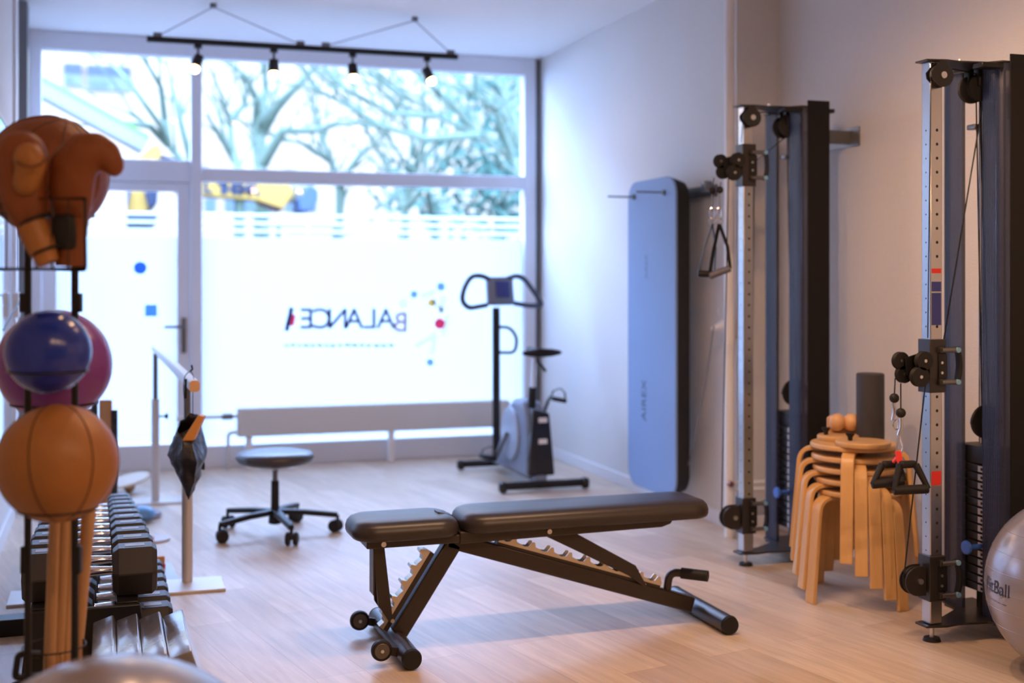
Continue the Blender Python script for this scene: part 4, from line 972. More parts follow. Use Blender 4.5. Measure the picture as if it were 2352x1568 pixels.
# ball rack, facing the viewer
RD = 2.70
def R_(px, py, dd=0): return W(px, py, RD+dd)
def rack():
    t = thing('ball_rack', 'black wire rack of two posts holding the balls at the left', 'ball rack', (R_(118, 700).x, R_(118, 700).y, 0), -YAW)
    B = M['black']
    pl_, pr_ = R_(64, 637), R_(172, 637)
    for p in (pl_, pr_):
        MB().cyl((p.x, p.y, 0.02), (p.x, p.y, 1.44), 0.0078, seg=16).build('post', B, t, world=True)
    for p in (pl_, pr_):
        MB().bx(-0.2, 0.2, -0.01, 0.01, 0, 0.02)
        MB().sweep([V((p.x, p.y, 0.01))-fw*0.12, V((p.x, p.y, 0.01))+fw*0.22], rt, 0.02, 0.02).build('foot', B, t, world=True)
    MB().cyl((pl_.x, pl_.y, 0.03), (pr_.x, pr_.y, 0.03), 0.007, seg=10).build('cross_bar', B, t, world=True)
    for p, dx in ((pl_, -1), (pr_, 1)):
        MB().rbox(V((p.x, p.y, CAM_H-(695-HOR)/F_PX*RD))+rt*0.008*dx, (0.014, 0.02, 0.042), 0.003, rot=Matrix.Rotation(-YAW, 3, 'Z')).build('clamp', B, t, world=True)
        MB().rbox(V((p.x, p.y, CAM_H-(1285-HOR)/F_PX*RD))+rt*0.008*dx, (0.012, 0.02, 0.06), 0.003, rot=Matrix.Rotation(-YAW, 3, 'Z')).build('clamp', B, t, world=True)
    def holder(c, R, zz, nm, front=True):
        m = MB(); m.ring(V((c.x, c.y, zz)), R, 0.0022, seg=48, rseg=8); m.build('ring_holder', B, t, world=True)
        for s_, p in ((-1, pl_), (1, pr_)):
            e = V((c.x, c.y, zz))+fw*math.sqrt(max(R*R-0.054**2, 0.0001))+rt*0.052*s_
            MB().cyl(e, (p.x, p.y, zz), 0.0022, seg=8).build('arm', B, t, world=True)
    return t, holder, pl_, pr_
rack_t, holder, PL, PR = rack()
def seamed_ball(c, R, matn, seams, name, label, cat, axis=(0.25, 0.1, 1), n=8):
    t = thing(name, label, cat, (c.x, c.y, c.z-R))
    m = MB().ball(c, R, 64, 40).build('panels', M[matn], t, world=True, smooth=80)
    ax = V(axis).normalized(); u = ax.orthogonal().normalized(); v = ax.cross(u)
    for k in range(n):
        a = math.pi*2*k/n+seams; dr = u*math.cos(a)+v*math.sin(a)
        pts = [c+(ax*math.cos(th)+dr*math.sin(th))*(R+0.0002) for th in [math.pi*(0.05+0.9*i/24) for i in range(25)]]
        MB().tube(pts, 0.0016, seg=6).build('seam', M['leather_seam'], m, world=True)
    for s_ in (1, -1):
        p = c+ax*s_*(R-0.001)
        MB().lathe([(0.0001, 0.0022), (R*0.13, 0.0008), (R*0.15, -0.004), (0.0001, -0.004)], p, ax*s_, 24).build('pole_patch', M[matn], m, world=True)
    return t
cO = W(133, 1063, 2.53); RO = 0.1205
seamed_ball(cO, RO, 'leather', 0.35, 'medicine_ball', 'orange-tan leather medicine ball sitting low on the left rack', 'medicine ball', axis=(-0.06, 0.22, 1), n=6)
cB = W(111, 808, 2.56); RB = 0.0868
b = MB().ball(cB, RB, 60, 40).build('gymnastics_ball', M['blue_rubber'], smooth=80); top(b, 'small glossy dark blue ball on the left rack above the leather ball', 'ball')
cP = W(125, 838, 2.87); RP = 0.1300
b = MB().ball(cP, RP, 60, 40).build('gymnastics_ball', M['purple_rubber'], smooth=80); top(b, 'glossy purple ball behind the small blue one on the left rack', 'ball')
cT = W(108, 402, 2.74); RT = 0.1330
seamed_ball(cT, RT, 'leather_dark', 0.1, 'medicine_ball', 'brown leather ball on top of the rack behind the boxing gloves', 'medicine ball', axis=(0.35, -0.35, 1), n=8)
def hold(c, R, drop):
    rr_ = math.sqrt(R*R-drop*drop)+0.0022; holder(c, rr_, c.z-drop, '')
hold(cO, RO, 0.105 if 0 else 0.094); hold(cB, RB, 0.040); 
rrp = math.sqrt(RP*RP-0.09**2)+0.0022
MB().ring(V((cP.x, cP.y, cP.z-0.09)), rrp, 0.0022, seg=48).build('ring_holder', M['black'], rack_t, world=True)
MB().ring(V((cT.x, cT.y, cT.z-0.09)), math.sqrt(RT*RT-0.09**2)+0.0022, 0.0022, seg=48).build('ring_holder', M['black'], rack_t, world=True)
# upper wire basket (rear edge on the posts)
def basket():
    D0, D1 = 2.42, 2.66
    zt_, zb = W(190, 456, D0).z, W(190, 617, D0).z
    def P(px, z, d): p = W(px, 637, d); p.z = z; return p
    xr0, xr1 = 196, 190; xl0, xl1 = -75, -55
    m = MB()
    for z, r in ((zt_, 0.0030), (zb, 0.0048)):
        m.tube([P(xl0, z, D0), P(xr0, z, D0), P(xr1, z, D1), P(xl1, z, D1)], r, seg=8, closed=True)
    m.build('basket_rim', M['black'], rack_t, world=True)
    n = 8
    for i in range(n):
        f = i/(n-1); x = xr0+(xl0-xr0)*f
        MB().tube([P(x, zt_, D0), P(x, zb, D0), P(xr1+(xl1-xr1)*f, zb, D1), P(xr1+(xl1-xr1)*f, zt_, D1)], 0.0036 if i == 0 else 0.0016, seg=6).build('basket_wire', M['black'], rack_t, world=True)
    for i in range(1, 4):
        f = i/4; d = D0+(D1-D0)*f
        MB().tube([P(xr0+(xr1-xr0)*f, zt_, d), P(xr0+(xr1-xr0)*f, zb, d), P(xl0+(xl1-xl0)*f, zb, d), P(xl0+(xl1-xl0)*f, zt_, d)], 0.0016, seg=6).build('basket_wire', M['black'], rack_t, world=True)
    # lower basket for the sticks
    z1, z0 = 0.462, 0.25; c = R_(125, 1500, 0.09)
    for z in (z1, z0): MB().ring(V((c.x, c.y, z)), 0.068, 0.002, seg=36).build('basket_rim', M['black'], rack_t, world=True)
    for k in range(14):
        a = 2*math.pi*k/14; p = V((c.x+0.068*math.cos(a), c.y+0.068*math.sin(a), 0)); MB().cyl(p+V((0, 0, z0)), p+V((0, 0, z1)), 0.0012, seg=6).build('basket_wire', M['black'], rack_t, world=True)
    MB().cyl((c.x, c.y, z0-0.002), (c.x, c.y, z0+0.002), 0.068, seg=36).build('basket_floor', M['black'], rack_t, world=True)
    a, b_, cc, d_ = R_(42, 1502), R_(92, 1502, 0.02), R_(88, 1552, 0.02), R_(34, 1556)
    MB().tube(rounded([b_, a, d_, cc], 0.01), 0.0075, seg=10).build('side_loop', M['black'], rack_t, world=True)
basket()
# sticks in the lower basket
for i, (xa, xb, w0, w1, dd, lab) in enumerate(((126, 112, 0.024, 0.024, 0.065, 'leftmost pale wooden stick standing below the leather ball'), (149, 130, 0.026, 0.024, 0.10, 'middle pale wooden stick below the leather ball'),
                                   (163, 146, 0.022, 0.026, 0.12, 'pale wooden stick close behind the right rack post'), (203, 175, 0.032, 0.012, 0.14, 'tapering pale wooden stick right of the rack posts'))):
    a = R_(xa, 1180, dd); b_ = R_(xb, 1568, dd); e = (b_-a)*(1.0); bot = a+e*((a.z-0.256)/(a.z-b_.z)); topp = a-e*0.35
    if i == 3: w1 = 0.010
    o = MB().tube([topp, a, a*0.5+bot*0.5, bot], [w0*0.5*0.9, w0*0.5, (w0+w1)*0.27, w1*0.5], seg=16).build('wooden_stick', M['stick'])
    top(o, lab, 'wooden stick', 'wooden sticks in the rack')

# boxing gloves
def blobs(m, pts, step=0.35):
    for (a, ra), (b_, rb) in zip(pts[:-1], pts[1:]):
        n = max(2, int((a-b_).length/(min(ra, rb)*step)))
        for i in range(n+1): f = i/n; m.ball(a*(1-f)+b_*f, ra*(1-f)+rb*f, 20, 12)
    return m
GD = 2.47
def g(px, py, dd=0): return W(px, py, GD+dd)
u_ = GD/F_PX
t = thing('boxing_glove', 'brown leather boxing glove curling to the right over the basket edge', 'boxing glove', tuple(g(165, 610)), 0, 'boxing gloves in the wire basket')
m = MB(); blobs(m, [(g(166, 520, .02), 36*u_), (g(164, 450, .01), 50*u_), (g(168, 385), 54*u_), (g(190, 356), 52*u_), (g(218, 345), 42*u_), (g(243, 354), 34*u_), (g(258, 374), 27*u_), (g(262, 384), 23*u_)])
m.build('fist', M['leather_dark'], t, world=True, remesh=0.005, smooth=80)
m = MB(); blobs(m, [(g(185, 470, .05), 30*u_), (g(205, 425, .05), 30*u_), (g(214, 400, .04), 22*u_)]); m.build('thumb', M['leather_dark'], t, world=True, remesh=0.005, smooth=80)
m = MB().tube([g(166, 500), g(165, 545), g(163, 612)], [37*u_, 33*u_, 36*u_], seg=28); m.build('cuff', M['leather_dark'], t, world=True, smooth=60)
MB().rbox(g(150, 534, -.018), (56*u_, 0.035, 84*u_), 0.012, rot=Matrix.Rotation(-YAW, 3, 'Z')).build('velcro_strap', M['black_matt'], t, world=True, label='black closing strap')
t = thing('boxing_glove', 'brown leather boxing glove standing upright, thumb facing the viewer, at the left edge', 'boxing glove', tuple(g(95, 610, -.03)), 0, 'boxing gloves in the wire basket')
m = MB(); blobs(m, [(g(70, 510, -.03), 36*u_), (g(52, 450, -.03), 50*u_), (g(48, 390, -.03), 58*u_), (g(48, 358, -.03), 58*u_)])
m.build('fist', M['leather_dark'], t, world=True, remesh=0.005, smooth=80)
m = MB(); blobs(m, [(g(60, 420, -.07), 30*u_), (g(72, 375, -.075), 34*u_), (g(66, 362, -.075), 34*u_)]); th_ = m.build('thumb', M['leather'], t, world=True, remesh=0.005, smooth=80)
MB().tube([g(38, 372, -.105), g(52, 380, -.113), g(72, 384, -.115), (g(92, 378, -.112)), g(104, 366, -.10)], 0.0022, seg=6).build('seam', M['leather_seam'], th_, world=True)
m = MB().tube([g(72, 515, -.04), g(92, 560, -.04), g(112, 604, -.04)], [34*u_, 33*u_, 24*u_], seg=28); m.build('cuff', M['leather'], t, world=True, smooth=60)
for a, b_, r in (((78, 503), (80, 507), 36), ((103, 573), (105, 577), 31.5)):
    dvec = (g(112, 604)-g(72, 515)).normalized(); MB().lathe([(r*u_, -0.003), (r*u_+0.0015, 0), (r*u_, 0.003)], g(b_[0], b_[1], -.04), dvec, 28).build('elastic_band', M['black_matt'], t, world=True, label='black elastic band')

# ================================================================ DUMBBELLS AND THEIR RACK
def dumbbells():
    def make(s, hl, nm='dumbbell'):
        # s: head height, hl: head length; axis X, origin at bottom centre
        t = thing('hex_dumbbell', 'x', 'dumbbell', (0, 0, 0), 0)
        gl = 0.135; r = s/2
        for sg in (-1, 1):
            x0 = sg*gl/2; x1 = sg*(gl/2+hl); m = MB(); vs = []
            for x, k in ((x0, 0.80), (x0+sg*hl*0.14, 1.0), (x1-sg*hl*0.12, 1.0), (x1, 0.84)):
                for i in range(6):
                    a = math.radians(60*i); vs.append((x, math.cos(a)*r/math.cos(math.pi/6)*k, r+math.sin(a)*r/math.cos(math.pi/6)*k))
            fs = [(i*6+k, i*6+(k+1) % 6, i*6+6+(k+1) % 6, i*6+6+k) for i in range(3) for k in range(6)]+[tuple(range(6)), tuple(range(18, 24))]
            hd = m.add(vs, fs).build('head', M['hexrubber'], t, bevel=0.004, smooth=25)
            MB().bx(min(x0, x1)+hl*0.28, max(x0, x1)-hl*0.28, -s*0.13, s*0.13, s-0.0005, s+0.0012).build('weight_marking', M['emboss'], hd, label='raised grey weight marking')
        MB().lathe([(0.014, -gl/2-0.004), (0.0125, -gl/2+0.006), (0.0145, -gl*0.28), (0.0165, 0), (0.0145, gl*0.28), (0.0125, gl/2-0.006), (0.014, gl/2+0.004)], (0, 0, r), (1, 0, 0), 22).build('handle', M['chrome'], t, label='chrome handle')
        return t, gl/2+hl
    ords = ['nearest', 'second', 'third', 'fourth', 'fifth', 'sixth', 'seventh', 'eighth', 'ninth', 'tenth and farthest']
    y = 4.235; pw = None
    for i in range(10):
        f = i/9; s = 0.155-0.056*f; hl = 0.140-0.045*f; w_ = s/math.cos(math.pi/6)
        if pw: y += (pw+w_)/2+0.002
        pw = w_
        o, half = make(s, hl); xr = 0.150-0.062*f
        o.location = (xr-half, y, 0.262); o['label'] = '%s black hex dumbbell on the upper shelf of the dumbbell rack' % ords[i]; o['group'] = 'hex dumbbells on the upper shelf'
    y = 4.33; pw = None
    for i in range(6):
        s = 0.150-0.006*i; hl = 0.13-0.005*i; w_ = s/math.cos(math.pi/6)
        if pw: y += (pw+w_)/2+0.002
        pw = w_
        o, half = make(s, hl)
        o.location = (0.205-half, y, 0.042); o['label'] = '%s black hex dumbbell on the lower shelf of the dumbbell rack' % ords[i]; o['group'] = 'hex dumbbells on the lower shelf'
    t = thing('dumbbell_rack', 'low black two-shelf rack under the row of hex dumbbells', 'dumbbell rack', (-0.06, 4.85, 0))
    B = M['black']
    for (z, xs) in ((0.2605, (-0.20, 0.055)), (0.040, (-0.18, 0.11))):
        for x in xs: MB().bx(x-0.035, x+0.035, 4.12, 5.68, z-0.022, z).build('shelf_rail', B, t, world=True, bevel=0.003)
    for y in (4.10, 5.68):
        MB().prism([(-0.30, 0.0), (0.20, 0.0), (0.20, 0.035), (0.13, 0.05), (0.095, 0.257), (-0.24, 0.257), (-0.26, 0.05), (-0.30, 0.035)], (0, y, 0), (1, 0, 0), (0, 0, 1), -0.012, 0.012).build('end_frame', B, t, world=True, bevel=0.004)
    MB().bx(-0.47, 0.0, 4.78, 4.86, 0.0, 0.017).bx(-0.47, -0.22, 4.775, 4.865, 0.0, 0.062).build('foot', B, t, world=True, bevel=0.004)
dumbbells()
def blocks():
    th = math.radians(18); R3 = Matrix.Rotation(-th, 3, 'Y')
    labs = ['leftmost film-wrapped dark foam block in front of the dumbbells', 'second film-wrapped dark foam block from the left before the dumbbells', 'third film-wrapped dark foam block from the left before the dumbbells', 'rightmost film-wrapped dark foam block, beside the open floor']
    for i in range(4):
        trx = 0.013+0.068*i; cx = trx+0.009
        o = MB().rbox((0, 0, 0), (0.064, 0.45, 0.26), 0.005, rot=R3).build('foam_block', M['plastic_wrap'], smooth=35)
        o.data.transform(Matrix.Translation((0, 0, 0.1340))); o.location = (cx, 3.725, 0); tag(o, labs[i], 'foam block', 'wrapped foam blocks leaning in a row')
blocks()
def floor_bits():
    # wooden massage board behind the dumbbells
    p = W(238, 1100, 5.95); p.z = 0
    t = thing('massage_board', 'tall wooden board with black ridged edges standing behind the dumbbells', 'massage board', (p.x, p.y, 0), -YAW)
    zt_ = CAM_H-(918-HOR)/F_PX*5.95
    MB().rbox((0.01, 0, zt_/2), (0.062, 0.02, zt_), 0.008).build('board', M['stick'], t)
    for x in (-0.045, 0.052):
        MB().tube([(x, 0, 0.0 if x < 0 else 0.0), (x, 0, zt_-(0.0 if x < 0 else 0.05))], 0.016, seg=14).build('ridged_edge', mat('ridged_rubber', (0.02, 0.02, 0.025), 0.4, bump=(90, 1.0, 0.02)), t)
    MB().rbox((-0.075, 0.0, zt_/2-0.02), (0.03, 0.02, zt_-0.04), 0.008).build('board', M['stick'], t)
    def disc(px, py, r, h, m_, name, lab, cat, tilt=0):
        p = WZ(px, py, 0); o = MB().lathe([(0.001, 0), (r*0.98, 0), (r, h*0.3), (r, h*0.8), (r*0.98, h), (0.001, h)], seg=44).build(name, m_)
        o.location = (p.x, p.y, 0); return tag(o, lab, cat)
    disc(352, 1241, 0.080, 0.012, mat('pale_disc', (0.55, 0.52, 0.56), 0.5), 'wobble_disc', 'flat pale grey disc on the floor beside the dumbbells', 'disc')
    p = WZ(341, 1241, 0.012); o = MB().prism([(0, 0), (0.045, 0.01), (0.02, 0.05)], (0, 0, 0), (1, 0, 0), (0, 1, 0), 0, 0.02).build('wooden_wedge', mat('orange_wedge', (0.7, 0.25, 0.05), 0.4)); o.location = (p.x-0.02, p.y-0.02, 0.0121); tag(o, 'small orange wooden wedge lying on the pale grey disc', 'wedge')
    disc(334, 1188, 0.085, 0.030, mat('grey_disc', (0.30, 0.30, 0.36), 0.5), 'balance_cushion', 'grey round cushion on the floor under a light blue dome', 'cushion')
    p = WZ(330, 1186, 0.03); o = MB().lathe([(0.001, 0), (0.065, 0), (0.068, 0.015), (0.055, 0.04), (0.03, 0.055), (0.001, 0.058)], seg=40).build('balance_dome', mat('blue_dome', (0.12, 0.32, 0.62), 0.35), smooth=70); o.location = (p.x-0.005, p.y, 0.0302); tag(o, 'light blue rubber dome lying on the grey round cushion', 'dome')
    p = WZ(297, 1131, 0.0)
    t = thing('round_board', 'cream round board resting on a wooden foot far behind the dumbbells', 'board', (p.x, p.y, 0))
    MB().lathe([(0.001, -0.008), (0.115, -0.008), (0.12, 0), (0.115, 0.008), (0.001, 0.008)], (0, 0, 0.075), (-0.25, -0.12, 1), 40).build('top', mat('cream_board', (0.75, 0.66, 0.55), 0.45), t)
    MB().ball((0, 0, 0.035), 0.0345, 20, 12).build('foot', M['stick'], t)
    # sheet with small therapy toy
    a = [WZ(338, 1290), WZ(393, 1293), WZ(409, 1331), WZ(340, 1334)]
    c = sum(a, V())/4; o = MB().add([p-c for p in a]+[p-c+V((0, 0, 0.003)) for p in a], [(3, 2, 1, 0), (4, 5, 6, 7), (0, 1, 5, 4), (1, 2, 6, 5), (2, 3, 7, 6), (3, 0, 4, 7)]).build('paper_sheet', mat('pale_blue_sheet', (0.55, 0.66, 0.80), 0.4)); o.location = c; tag(o, 'thin pale blue sheet lying on the floor beside the ballet barre foot', 'sheet')
    p = WZ(368, 1318, 0.003)
    t = thing('wooden_toy', 'small orange wooden hand roller with red rings on the pale blue sheet', 'hand roller', (p.x, p.y, 0.0032))
    MB().rbox((0, 0.03, 0.036), (0.040, 0.022, 0.072), 0.004).build('block', mat('orange_block', (0.70, 0.28, 0.05), 0.4), t)
    for z in (0.022, 0.036): MB().tube([(-0.022, 0.008, z), (0.022, 0.008, z)], 0.007, seg=12).build('red_ring', M['red'], t)
    MB().ball((0.008, -0.008, 0.014), 0.0138, 18, 12).build('ball', M['beech'], t)
    # mirror and socket on the left wall
    t = thing('wall_mirror', 'tall frameless mirror on the left wall beyond the ball rack', 'mirror', (XL, 6.2, 0.45))
    MB().bx(XL+0.001, XL+0.008, 5.2, 7.08, 0.45, 2.06).build('mirror_glass', mat('mirror_silver', (0.85, 0.87, 0.90), 0.03, metal=1), t, world=True)
    MB().bx(XL+0.0005, XL+0.014, 5.2, 7.09, 2.06, 2.075).build('top_clip_rail', M['white_trim'], t, world=True)
    Ys = 7.45; p = WX(36, 700, XL+0.03)
    t = thing('power_socket', 'white double power socket with a dark cable on the left wall', 'socket', (XL, p.y, p.z-0.08))
    MB().rbox((XL+0.034, p.y, p.z+0.034), (0.030, 0.075, 0.066), 0.006).build('socket', M['white_gloss'], t, world=True)
    MB().rbox((XL+0.034, p.y, p.z-0.034), (0.030, 0.075, 0.066), 0.006).build('socket', M['white_gloss'], t, world=True)
    MB().bx(XL+0.0205, XL+0.022, p.y-0.04, p.y+0.04, p.z-0.07, p.z+0.07).build('back_plate', M['white_gloss'], t, world=True)
    MB().tube(rounded([V((XL+0.05, p.y, p.z+0.05)), V((XL+0.075, p.y-0.10, p.z+0.055)), V((XL+0.065, p.y-0.45, p.z+0.0)), V((XL+0.03, p.y-0.8, p.z-0.1))], 0.1, 5), 0.004, seg=8).build('cable', M['black_matt'], t, world=True)
    MB().cyl((XL+0.03, p.y, p.z+0.066), (XL+0.03, p.y, HC-0.01), 0.004, seg=8).build('riser_cable', M['white_gloss'], t, world=True)
floor_bits()

# ================================================================ OUTSIDE
def outside():
    def om(n, c): return mat(n, c, 0.9)
    render = om('render_white', (0.24, 0.17, 0.11)); asphalt = om('asphalt', (0.035, 0.03, 0.025)); bark = mat('bark', (0.075, 0.098, 0.062), 0.9, bump=(8, 0.5, 0.05)); leaf = om('conifer_green', (0.035, 0.090, 0.062))
    yel_ = om('machine_yellow', (0.30, 0.17, 0.03)); blu = om('machine_dark', (0.015, 0.02, 0.04)); gl = om('dark_window', (0.035, 0.04, 0.055))
    struct(MB().bx(-25, 40, YW+0.26, 70, -0.35, -0.13).build('ground_outside', asphalt))
    t = thing('apartment_house', 'pale rendered apartment house across the street with wide windows', 'building', (-2, 36, -0.13))
    MB().bx(-30, 34, 36, 44, -0.13, 16).build('wall', render, t, world=True)
    def o_(px, py, Y): return WY(px, py, Y)
    for (a, b_, c, d) in ((147, 188, 146, 200), (200, 300, 150, 212)):
        p, q = o_(a, c, 36), o_(b_, d, 36); f = MB().bx(p.x, q.x, 35.9, 36.02, q.z, p.z).build('window', om('blind_blue', (0.085, 0.095, 0.13)), t, world=True)
        MB().bx(p.x, q.x, 35.86, 35.9, p.z-0.25, p.z).build('shutter_box', gl, f, world=True)
        MB().bx(p.x+0.1, p.x+(q.x-p.x)*0.45, 35.87, 35.9, q.z+0.1, p.z-0.4).build('pane', om('pane_blue', (0.06, 0.075, 0.12)), f, world=True)
    for i in range(6):
        a = 470+i*46; p, q = o_(a, 455, 36), o_(a+26, 486, 36); MB().bx(p.x, q.x, 35.95, 36.02, q.z, p.z).build('basement_window', om('low_window', (0.05, 0.07, 0.085)), t, world=True)
    # lean-to roof
    t = thing('garden_roof', 'sloping grey shed roof with a mossy green edge behind the glass door', 'roof', tuple(o_(200, 420, 15)))
    a, b_ = o_(60, 190, 15), o_(330, 338, 15); n_ = (b_-a).normalized(); up = V((0, 1, 0)).cross(n_); 
    if up.z < 0: up = -up
    MB().sweep([a, b_], (0, 1, 0), 0.5, 0.14).build('roof_slab', om('roof_grey', (0.12, 0.125, 0.115)), t, world=True)
    MB().sweep([a+up*0.10, b_+up*0.10], (0, 1, 0), 0.5, 0.06).build('moss_edge', om('moss_green', (0.07, 0.17, 0.03)), t, world=True)
    MB().bx(a.x+0.2, b_.x-0.2, 14.2, 15.8, -0.13, b_.z-0.15).build('shed_wall', render, t, world=True)
    # excavator
    YE = 17
    t = thing('excavator', 'yellow excavator with a lettered boom and dark bucket on the street outside', 'excavator', tuple(o_(400, 600, YE)))
    def e(px, py, dy=0): p = o_(px, py, YE+dy); return p
    def poly(pts, th, nm, m_, par=t, dy=0):
        P = [e(*p) for p in pts]; o = V((0, YE+dy, 0)); return MB().prism([(p.x, p.z) for p in P], o, (1, 0, 0), (0, 0, 1), -th/2, th/2).build(nm, m_, par, world=True, bevel=0.02)
    bm_ = poly([(400, 404), (470, 408), (600, 418), (662, 424), (672, 446), (648, 482), (588, 462), (470, 452), (400, 446)], 0.35, 'boom', yel_)
    poly([(598, 462), (648, 482), (640, 488), (590, 468)], 0.30, 'boom_underside', om('rust_brown', (0.05, 0.02, 0.015)))
    poly([(664, 425), (700, 427), (690, 455), (660, 470)], 0.2, 'link', om('machine_pale', (0.13, 0.12, 0.08)))
    poly([(690, 440), (704, 426), (722, 440), (722, 462), (708, 488), (680, 488), (678, 462)], 0.7, 'bucket', mat('bucket_blue', (0.022, 0.045, 0.10), 0.6))
    poly([(296, 388), (346, 336), (366, 334), (372, 352), (352, 396)], 0.4, 'upper_boom', yel_)
    poly([(352, 352), (478, 384), (530, 400), (528, 406), (470, 392), (350, 362)], 0.14, 'hydraulic_ram', blu)
    poly([(246, 442), (352, 438), (356, 470), (330, 492), (250, 486)], 1.4, 'engine_house', yel_, dy=0.5)
    poly([(250, 436), (300, 438), (292, 482), (250, 486)], 1.5, 'cab', mat('cab_dark_blue', (0.02, 0.035, 0.09), 0.4), dy=0.5)
    poly([(330, 440), (362, 440), (360, 470), (340, 482)], 1.5, 'counterweight', blu, dy=0.5)
    poly([(246, 492), (360, 492), (356, 520), (250, 520)], 1.9, 'track', blu, dy=0.6)
    for px, ch in ((475, 'L'), (508, 'T'), (524, 'H'), (542, 'E'), (560, 'M'), (580, 'A')):
        p = e(px, 434+(px-475)*0.05); p.y = YE-0.19; text_part('boom_letter', ch, 0.20, basis(p, (1, 0, 0), (0, 0, 1)), blu, bm_, bold=0.012)
    # railing
    YF = 13.0
    t = thing('street_railing', 'pale metal railing of three rails along the street outside', 'railing', (2, YF, -0.13))
    rm = om('railing_grey', (0.22, 0.22, 0.19))
    zz = [o_(700, y, YF).z for y in (497, 515, 533)]
    for z in zz: MB().cyl((-4, YF, z), (8, YF, z), 0.022, seg=10).build('rail', rm, t, world=True)
    for i in range(9): MB().cyl((-4+1.5*i, YF, -0.13), (-4+1.5*i, YF, zz[0]), 0.025, seg=10).build('post', rm, t, world=True)
    t = thing('street_barrier', 'blue-grey planked barrier standing on the street beyond the railing', 'barrier', tuple(o_(720, 560, 14.5)))
    for y0, y1, x0, x1 in ((515, 524, 600, 790), (530, 541, 660, 812)):
        p, q = o_(x0, y0, 14.5), o_(x1, y1, 14.5); MB().bx(p.x, q.x, 14.47, 14.53, q.z, p.z).build('plank', om('barrier_blue', (0.13, 0.135, 0.15)), t, world=True)
    for x in (640, 770): p = o_(x, 515, 14.56); MB().bx(p.x-0.03, p.x+0.03, 14.55, 14.61, -0.13, p.z).build('post', om('barrier_post', (0.07, 0.08, 0.1)), t, world=True)
    # trees
    R2 = random.Random(11)
    def tree(label, base, limbs, Y, seedn, r0=0.10, twigs=9):
        R2.seed(seedn); b0 = o_(base[0], base[1], Y); t = thing('bare_tree', label, 'tree', (b0.x, Y, -0.13), 0, 'bare trees across the street')
        MB().tube([V((b0.x, Y, -0.13)), b0], [r0*1.3, r0], seg=10).build('trunk', bark, t, world=True)
        for li, pts in enumerate(limbs):
            P = [o_(x, y, Y+0.5*math.sin(li+i)) for i, (x, y) in enumerate(pts)]
            n = len(P); rs = [r0*(0.85-0.62*i/max(1, n-1)) for i in range(n)]
            m = MB().tube(P, rs, seg=8)
            lo = m.build('limb', bark, t, world=True)
            tw = MB()
            for k in range(twigs):
                i = R2.randrange(n-1); f = R2.random(); s_ = P[i]*(1-f)+P[i+1]*f; d = (P[i+1]-P[i]).normalized()
                dr = (d+V((R2.uniform(-.9, .9), R2.uniform(-.5, .5), R2.uniform(-.3, .9)))).normalized(); q = s_; pp = [q]
                for j in range(4): q = q+dr*R2.uniform(0.2, 0.45); dr = (dr+V((R2.uniform(-.3, .3), R2.uniform(-.3, .3), R2.uniform(-.25, .3)))).normalized(); pp.append(q)
                tw.tube(pp, [0.020, 0.017, 0.013, 0.010, 0.006], seg=5)
            tw.build('twigs', bark, lo, world=True, kind='stuff')
    tree('bare tree whose forked branch crosses the view above the glass door', (452, 420), [[(452, 420), (430, 385), (385, 330), (370, 290), (330, 235), (290, 180), (250, 140), (190, 118)], [(385, 330), (378, 270), (370, 200), (340, 150), (310, 112)], [(385, 330), (345, 290), (290, 282), (240, 300)], [(452, 420), (420, 300), (395, 200), (380, 120)]], 15.5, 1, 0.065, 3)
    tree('bare tree with two upright trunks behind the middle of the window', (600, 400), [[(600, 400), (598, 300), (610, 200), (606, 120)], [(600, 400), (588, 310), (590, 230), (560, 170), (500, 130)], [(600, 300), (640, 240), (700, 180), (760, 120)], [(600, 380), (650, 300), (720, 300), (800, 280)]], 18, 2, 0.11, 5)
    tree('slender bare tree left of the two-trunk tree', (550, 400), [[(550, 400), (532, 330), (528, 280), (505, 210), (480, 150)], [(528, 280), (560, 240), (580, 160)], [(540, 370), (500, 300), (470, 260)]], 17, 3, 0.07, 4)
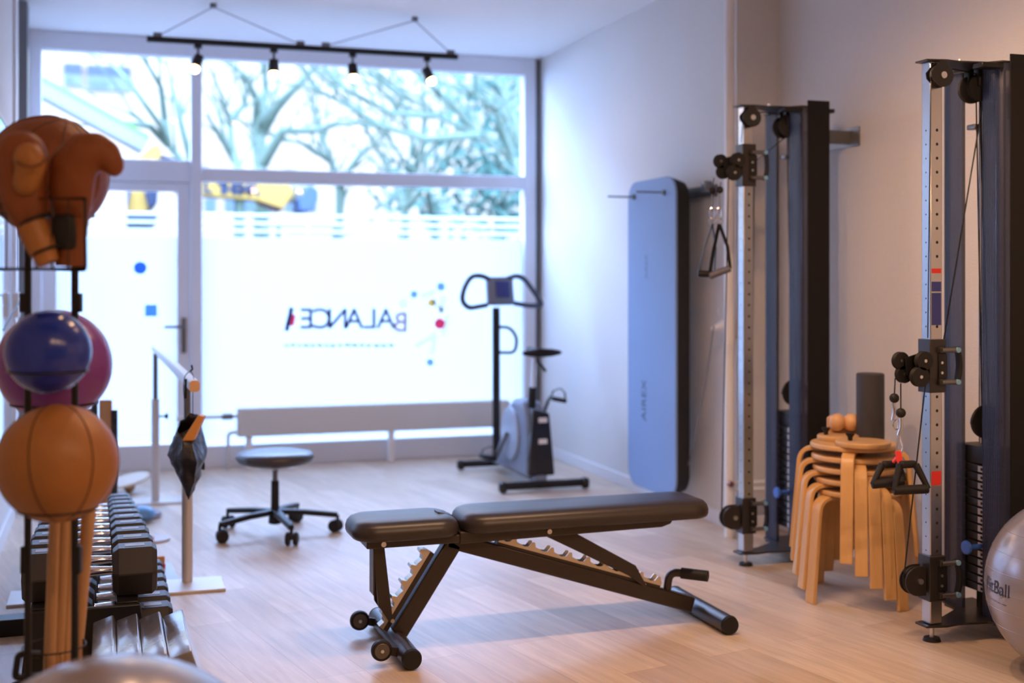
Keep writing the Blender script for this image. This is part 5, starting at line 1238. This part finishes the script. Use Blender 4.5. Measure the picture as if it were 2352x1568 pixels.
    tree('leaning bare tree whose limbs sweep across the right window half', (1215, 440), [[(1215, 440), (1180, 370), (1100, 310), (1000, 265), (900, 200), (830, 150)], [(1100, 310), (1040, 240), (960, 170), (900, 130)], [(1180, 370), (1140, 260), (1060, 190), (1000, 140)], [(1000, 265), (900, 260), (800, 210), (740, 150)], [(1215, 440), (1190, 290), (1150, 200), (1120, 150)], [(1100, 310), (980, 320), (880, 290), (780, 230), (720, 200)]], 14.5, 4, 0.055, 12)
    tree('bare tree with a crooked stem right of the window centre', (780, 420), [[(780, 420), (745, 330), (730, 260), (700, 200)], [(780, 420), (830, 350), (870, 330), (920, 340)], [(780, 500), (790, 440), (770, 400), (750, 330)], [(760, 370), (700, 330), (650, 320)]], 19, 5, 0.065, 8)
    tree('bare tree with several thin stems behind the right window half', (930, 480), [[(930, 480), (900, 400), (860, 330), (820, 260), (760, 190)], [(930, 480), (960, 380), (940, 300), (900, 220)], [(1000, 520), (980, 430), (920, 360), (880, 300)], [(930, 480), (1000, 400), (1060, 330), (1080, 240)]], 17, 6, 0.06, 9)
    # evergreen shrubs
    def shrub(label, pts, Y, sd, n):
        R2.seed(sd); p0 = o_(*pts[0][:2], Y); t = thing('evergreen_shrub', label, 'shrub', (p0.x, Y, -0.13), 0, 'evergreens across the street')
        MB().cyl((p0.x, Y, -0.13), p0, 0.08, seg=8).build('stem', bark, t, world=True)
        m = MB()
        for (px, py, r) in pts:
            c = o_(px, py, Y)
            for k in range(int(n*r*r)):
                q = c+V((R2.gauss(0, r*0.5), R2.gauss(0, 0.4), R2.gauss(0, r*0.5))); s_ = R2.uniform(0.05, 0.13)
                a = V((R2.uniform(-1, 1), R2.uniform(-1, 1), R2.uniform(-1, 1))).normalized(); b_ = a.orthogonal().normalized()
                m.add([q-a*s_, q+b_*s_*0.4, q+a*s_, q-b_*s_*0.4], [(0, 1, 2, 3)])
        m.build('foliage', leaf, t, world=True, kind='stuff')
    shrub('dense dark green shrub behind the right end of the window', [(1150, 470, 0.75), (1190, 350, 0.7), (1180, 220, 0.7), (1110, 400, 0.5), (1130, 170, 0.5)], 16, 21, 900)
    shrub('loose green shrub left of the dense one behind the window', [(1000, 460, 0.6), (960, 380, 0.5), (1050, 300, 0.5), (900, 460, 0.45), (1010, 200, 0.5)], 19, 22, 500)
outside()
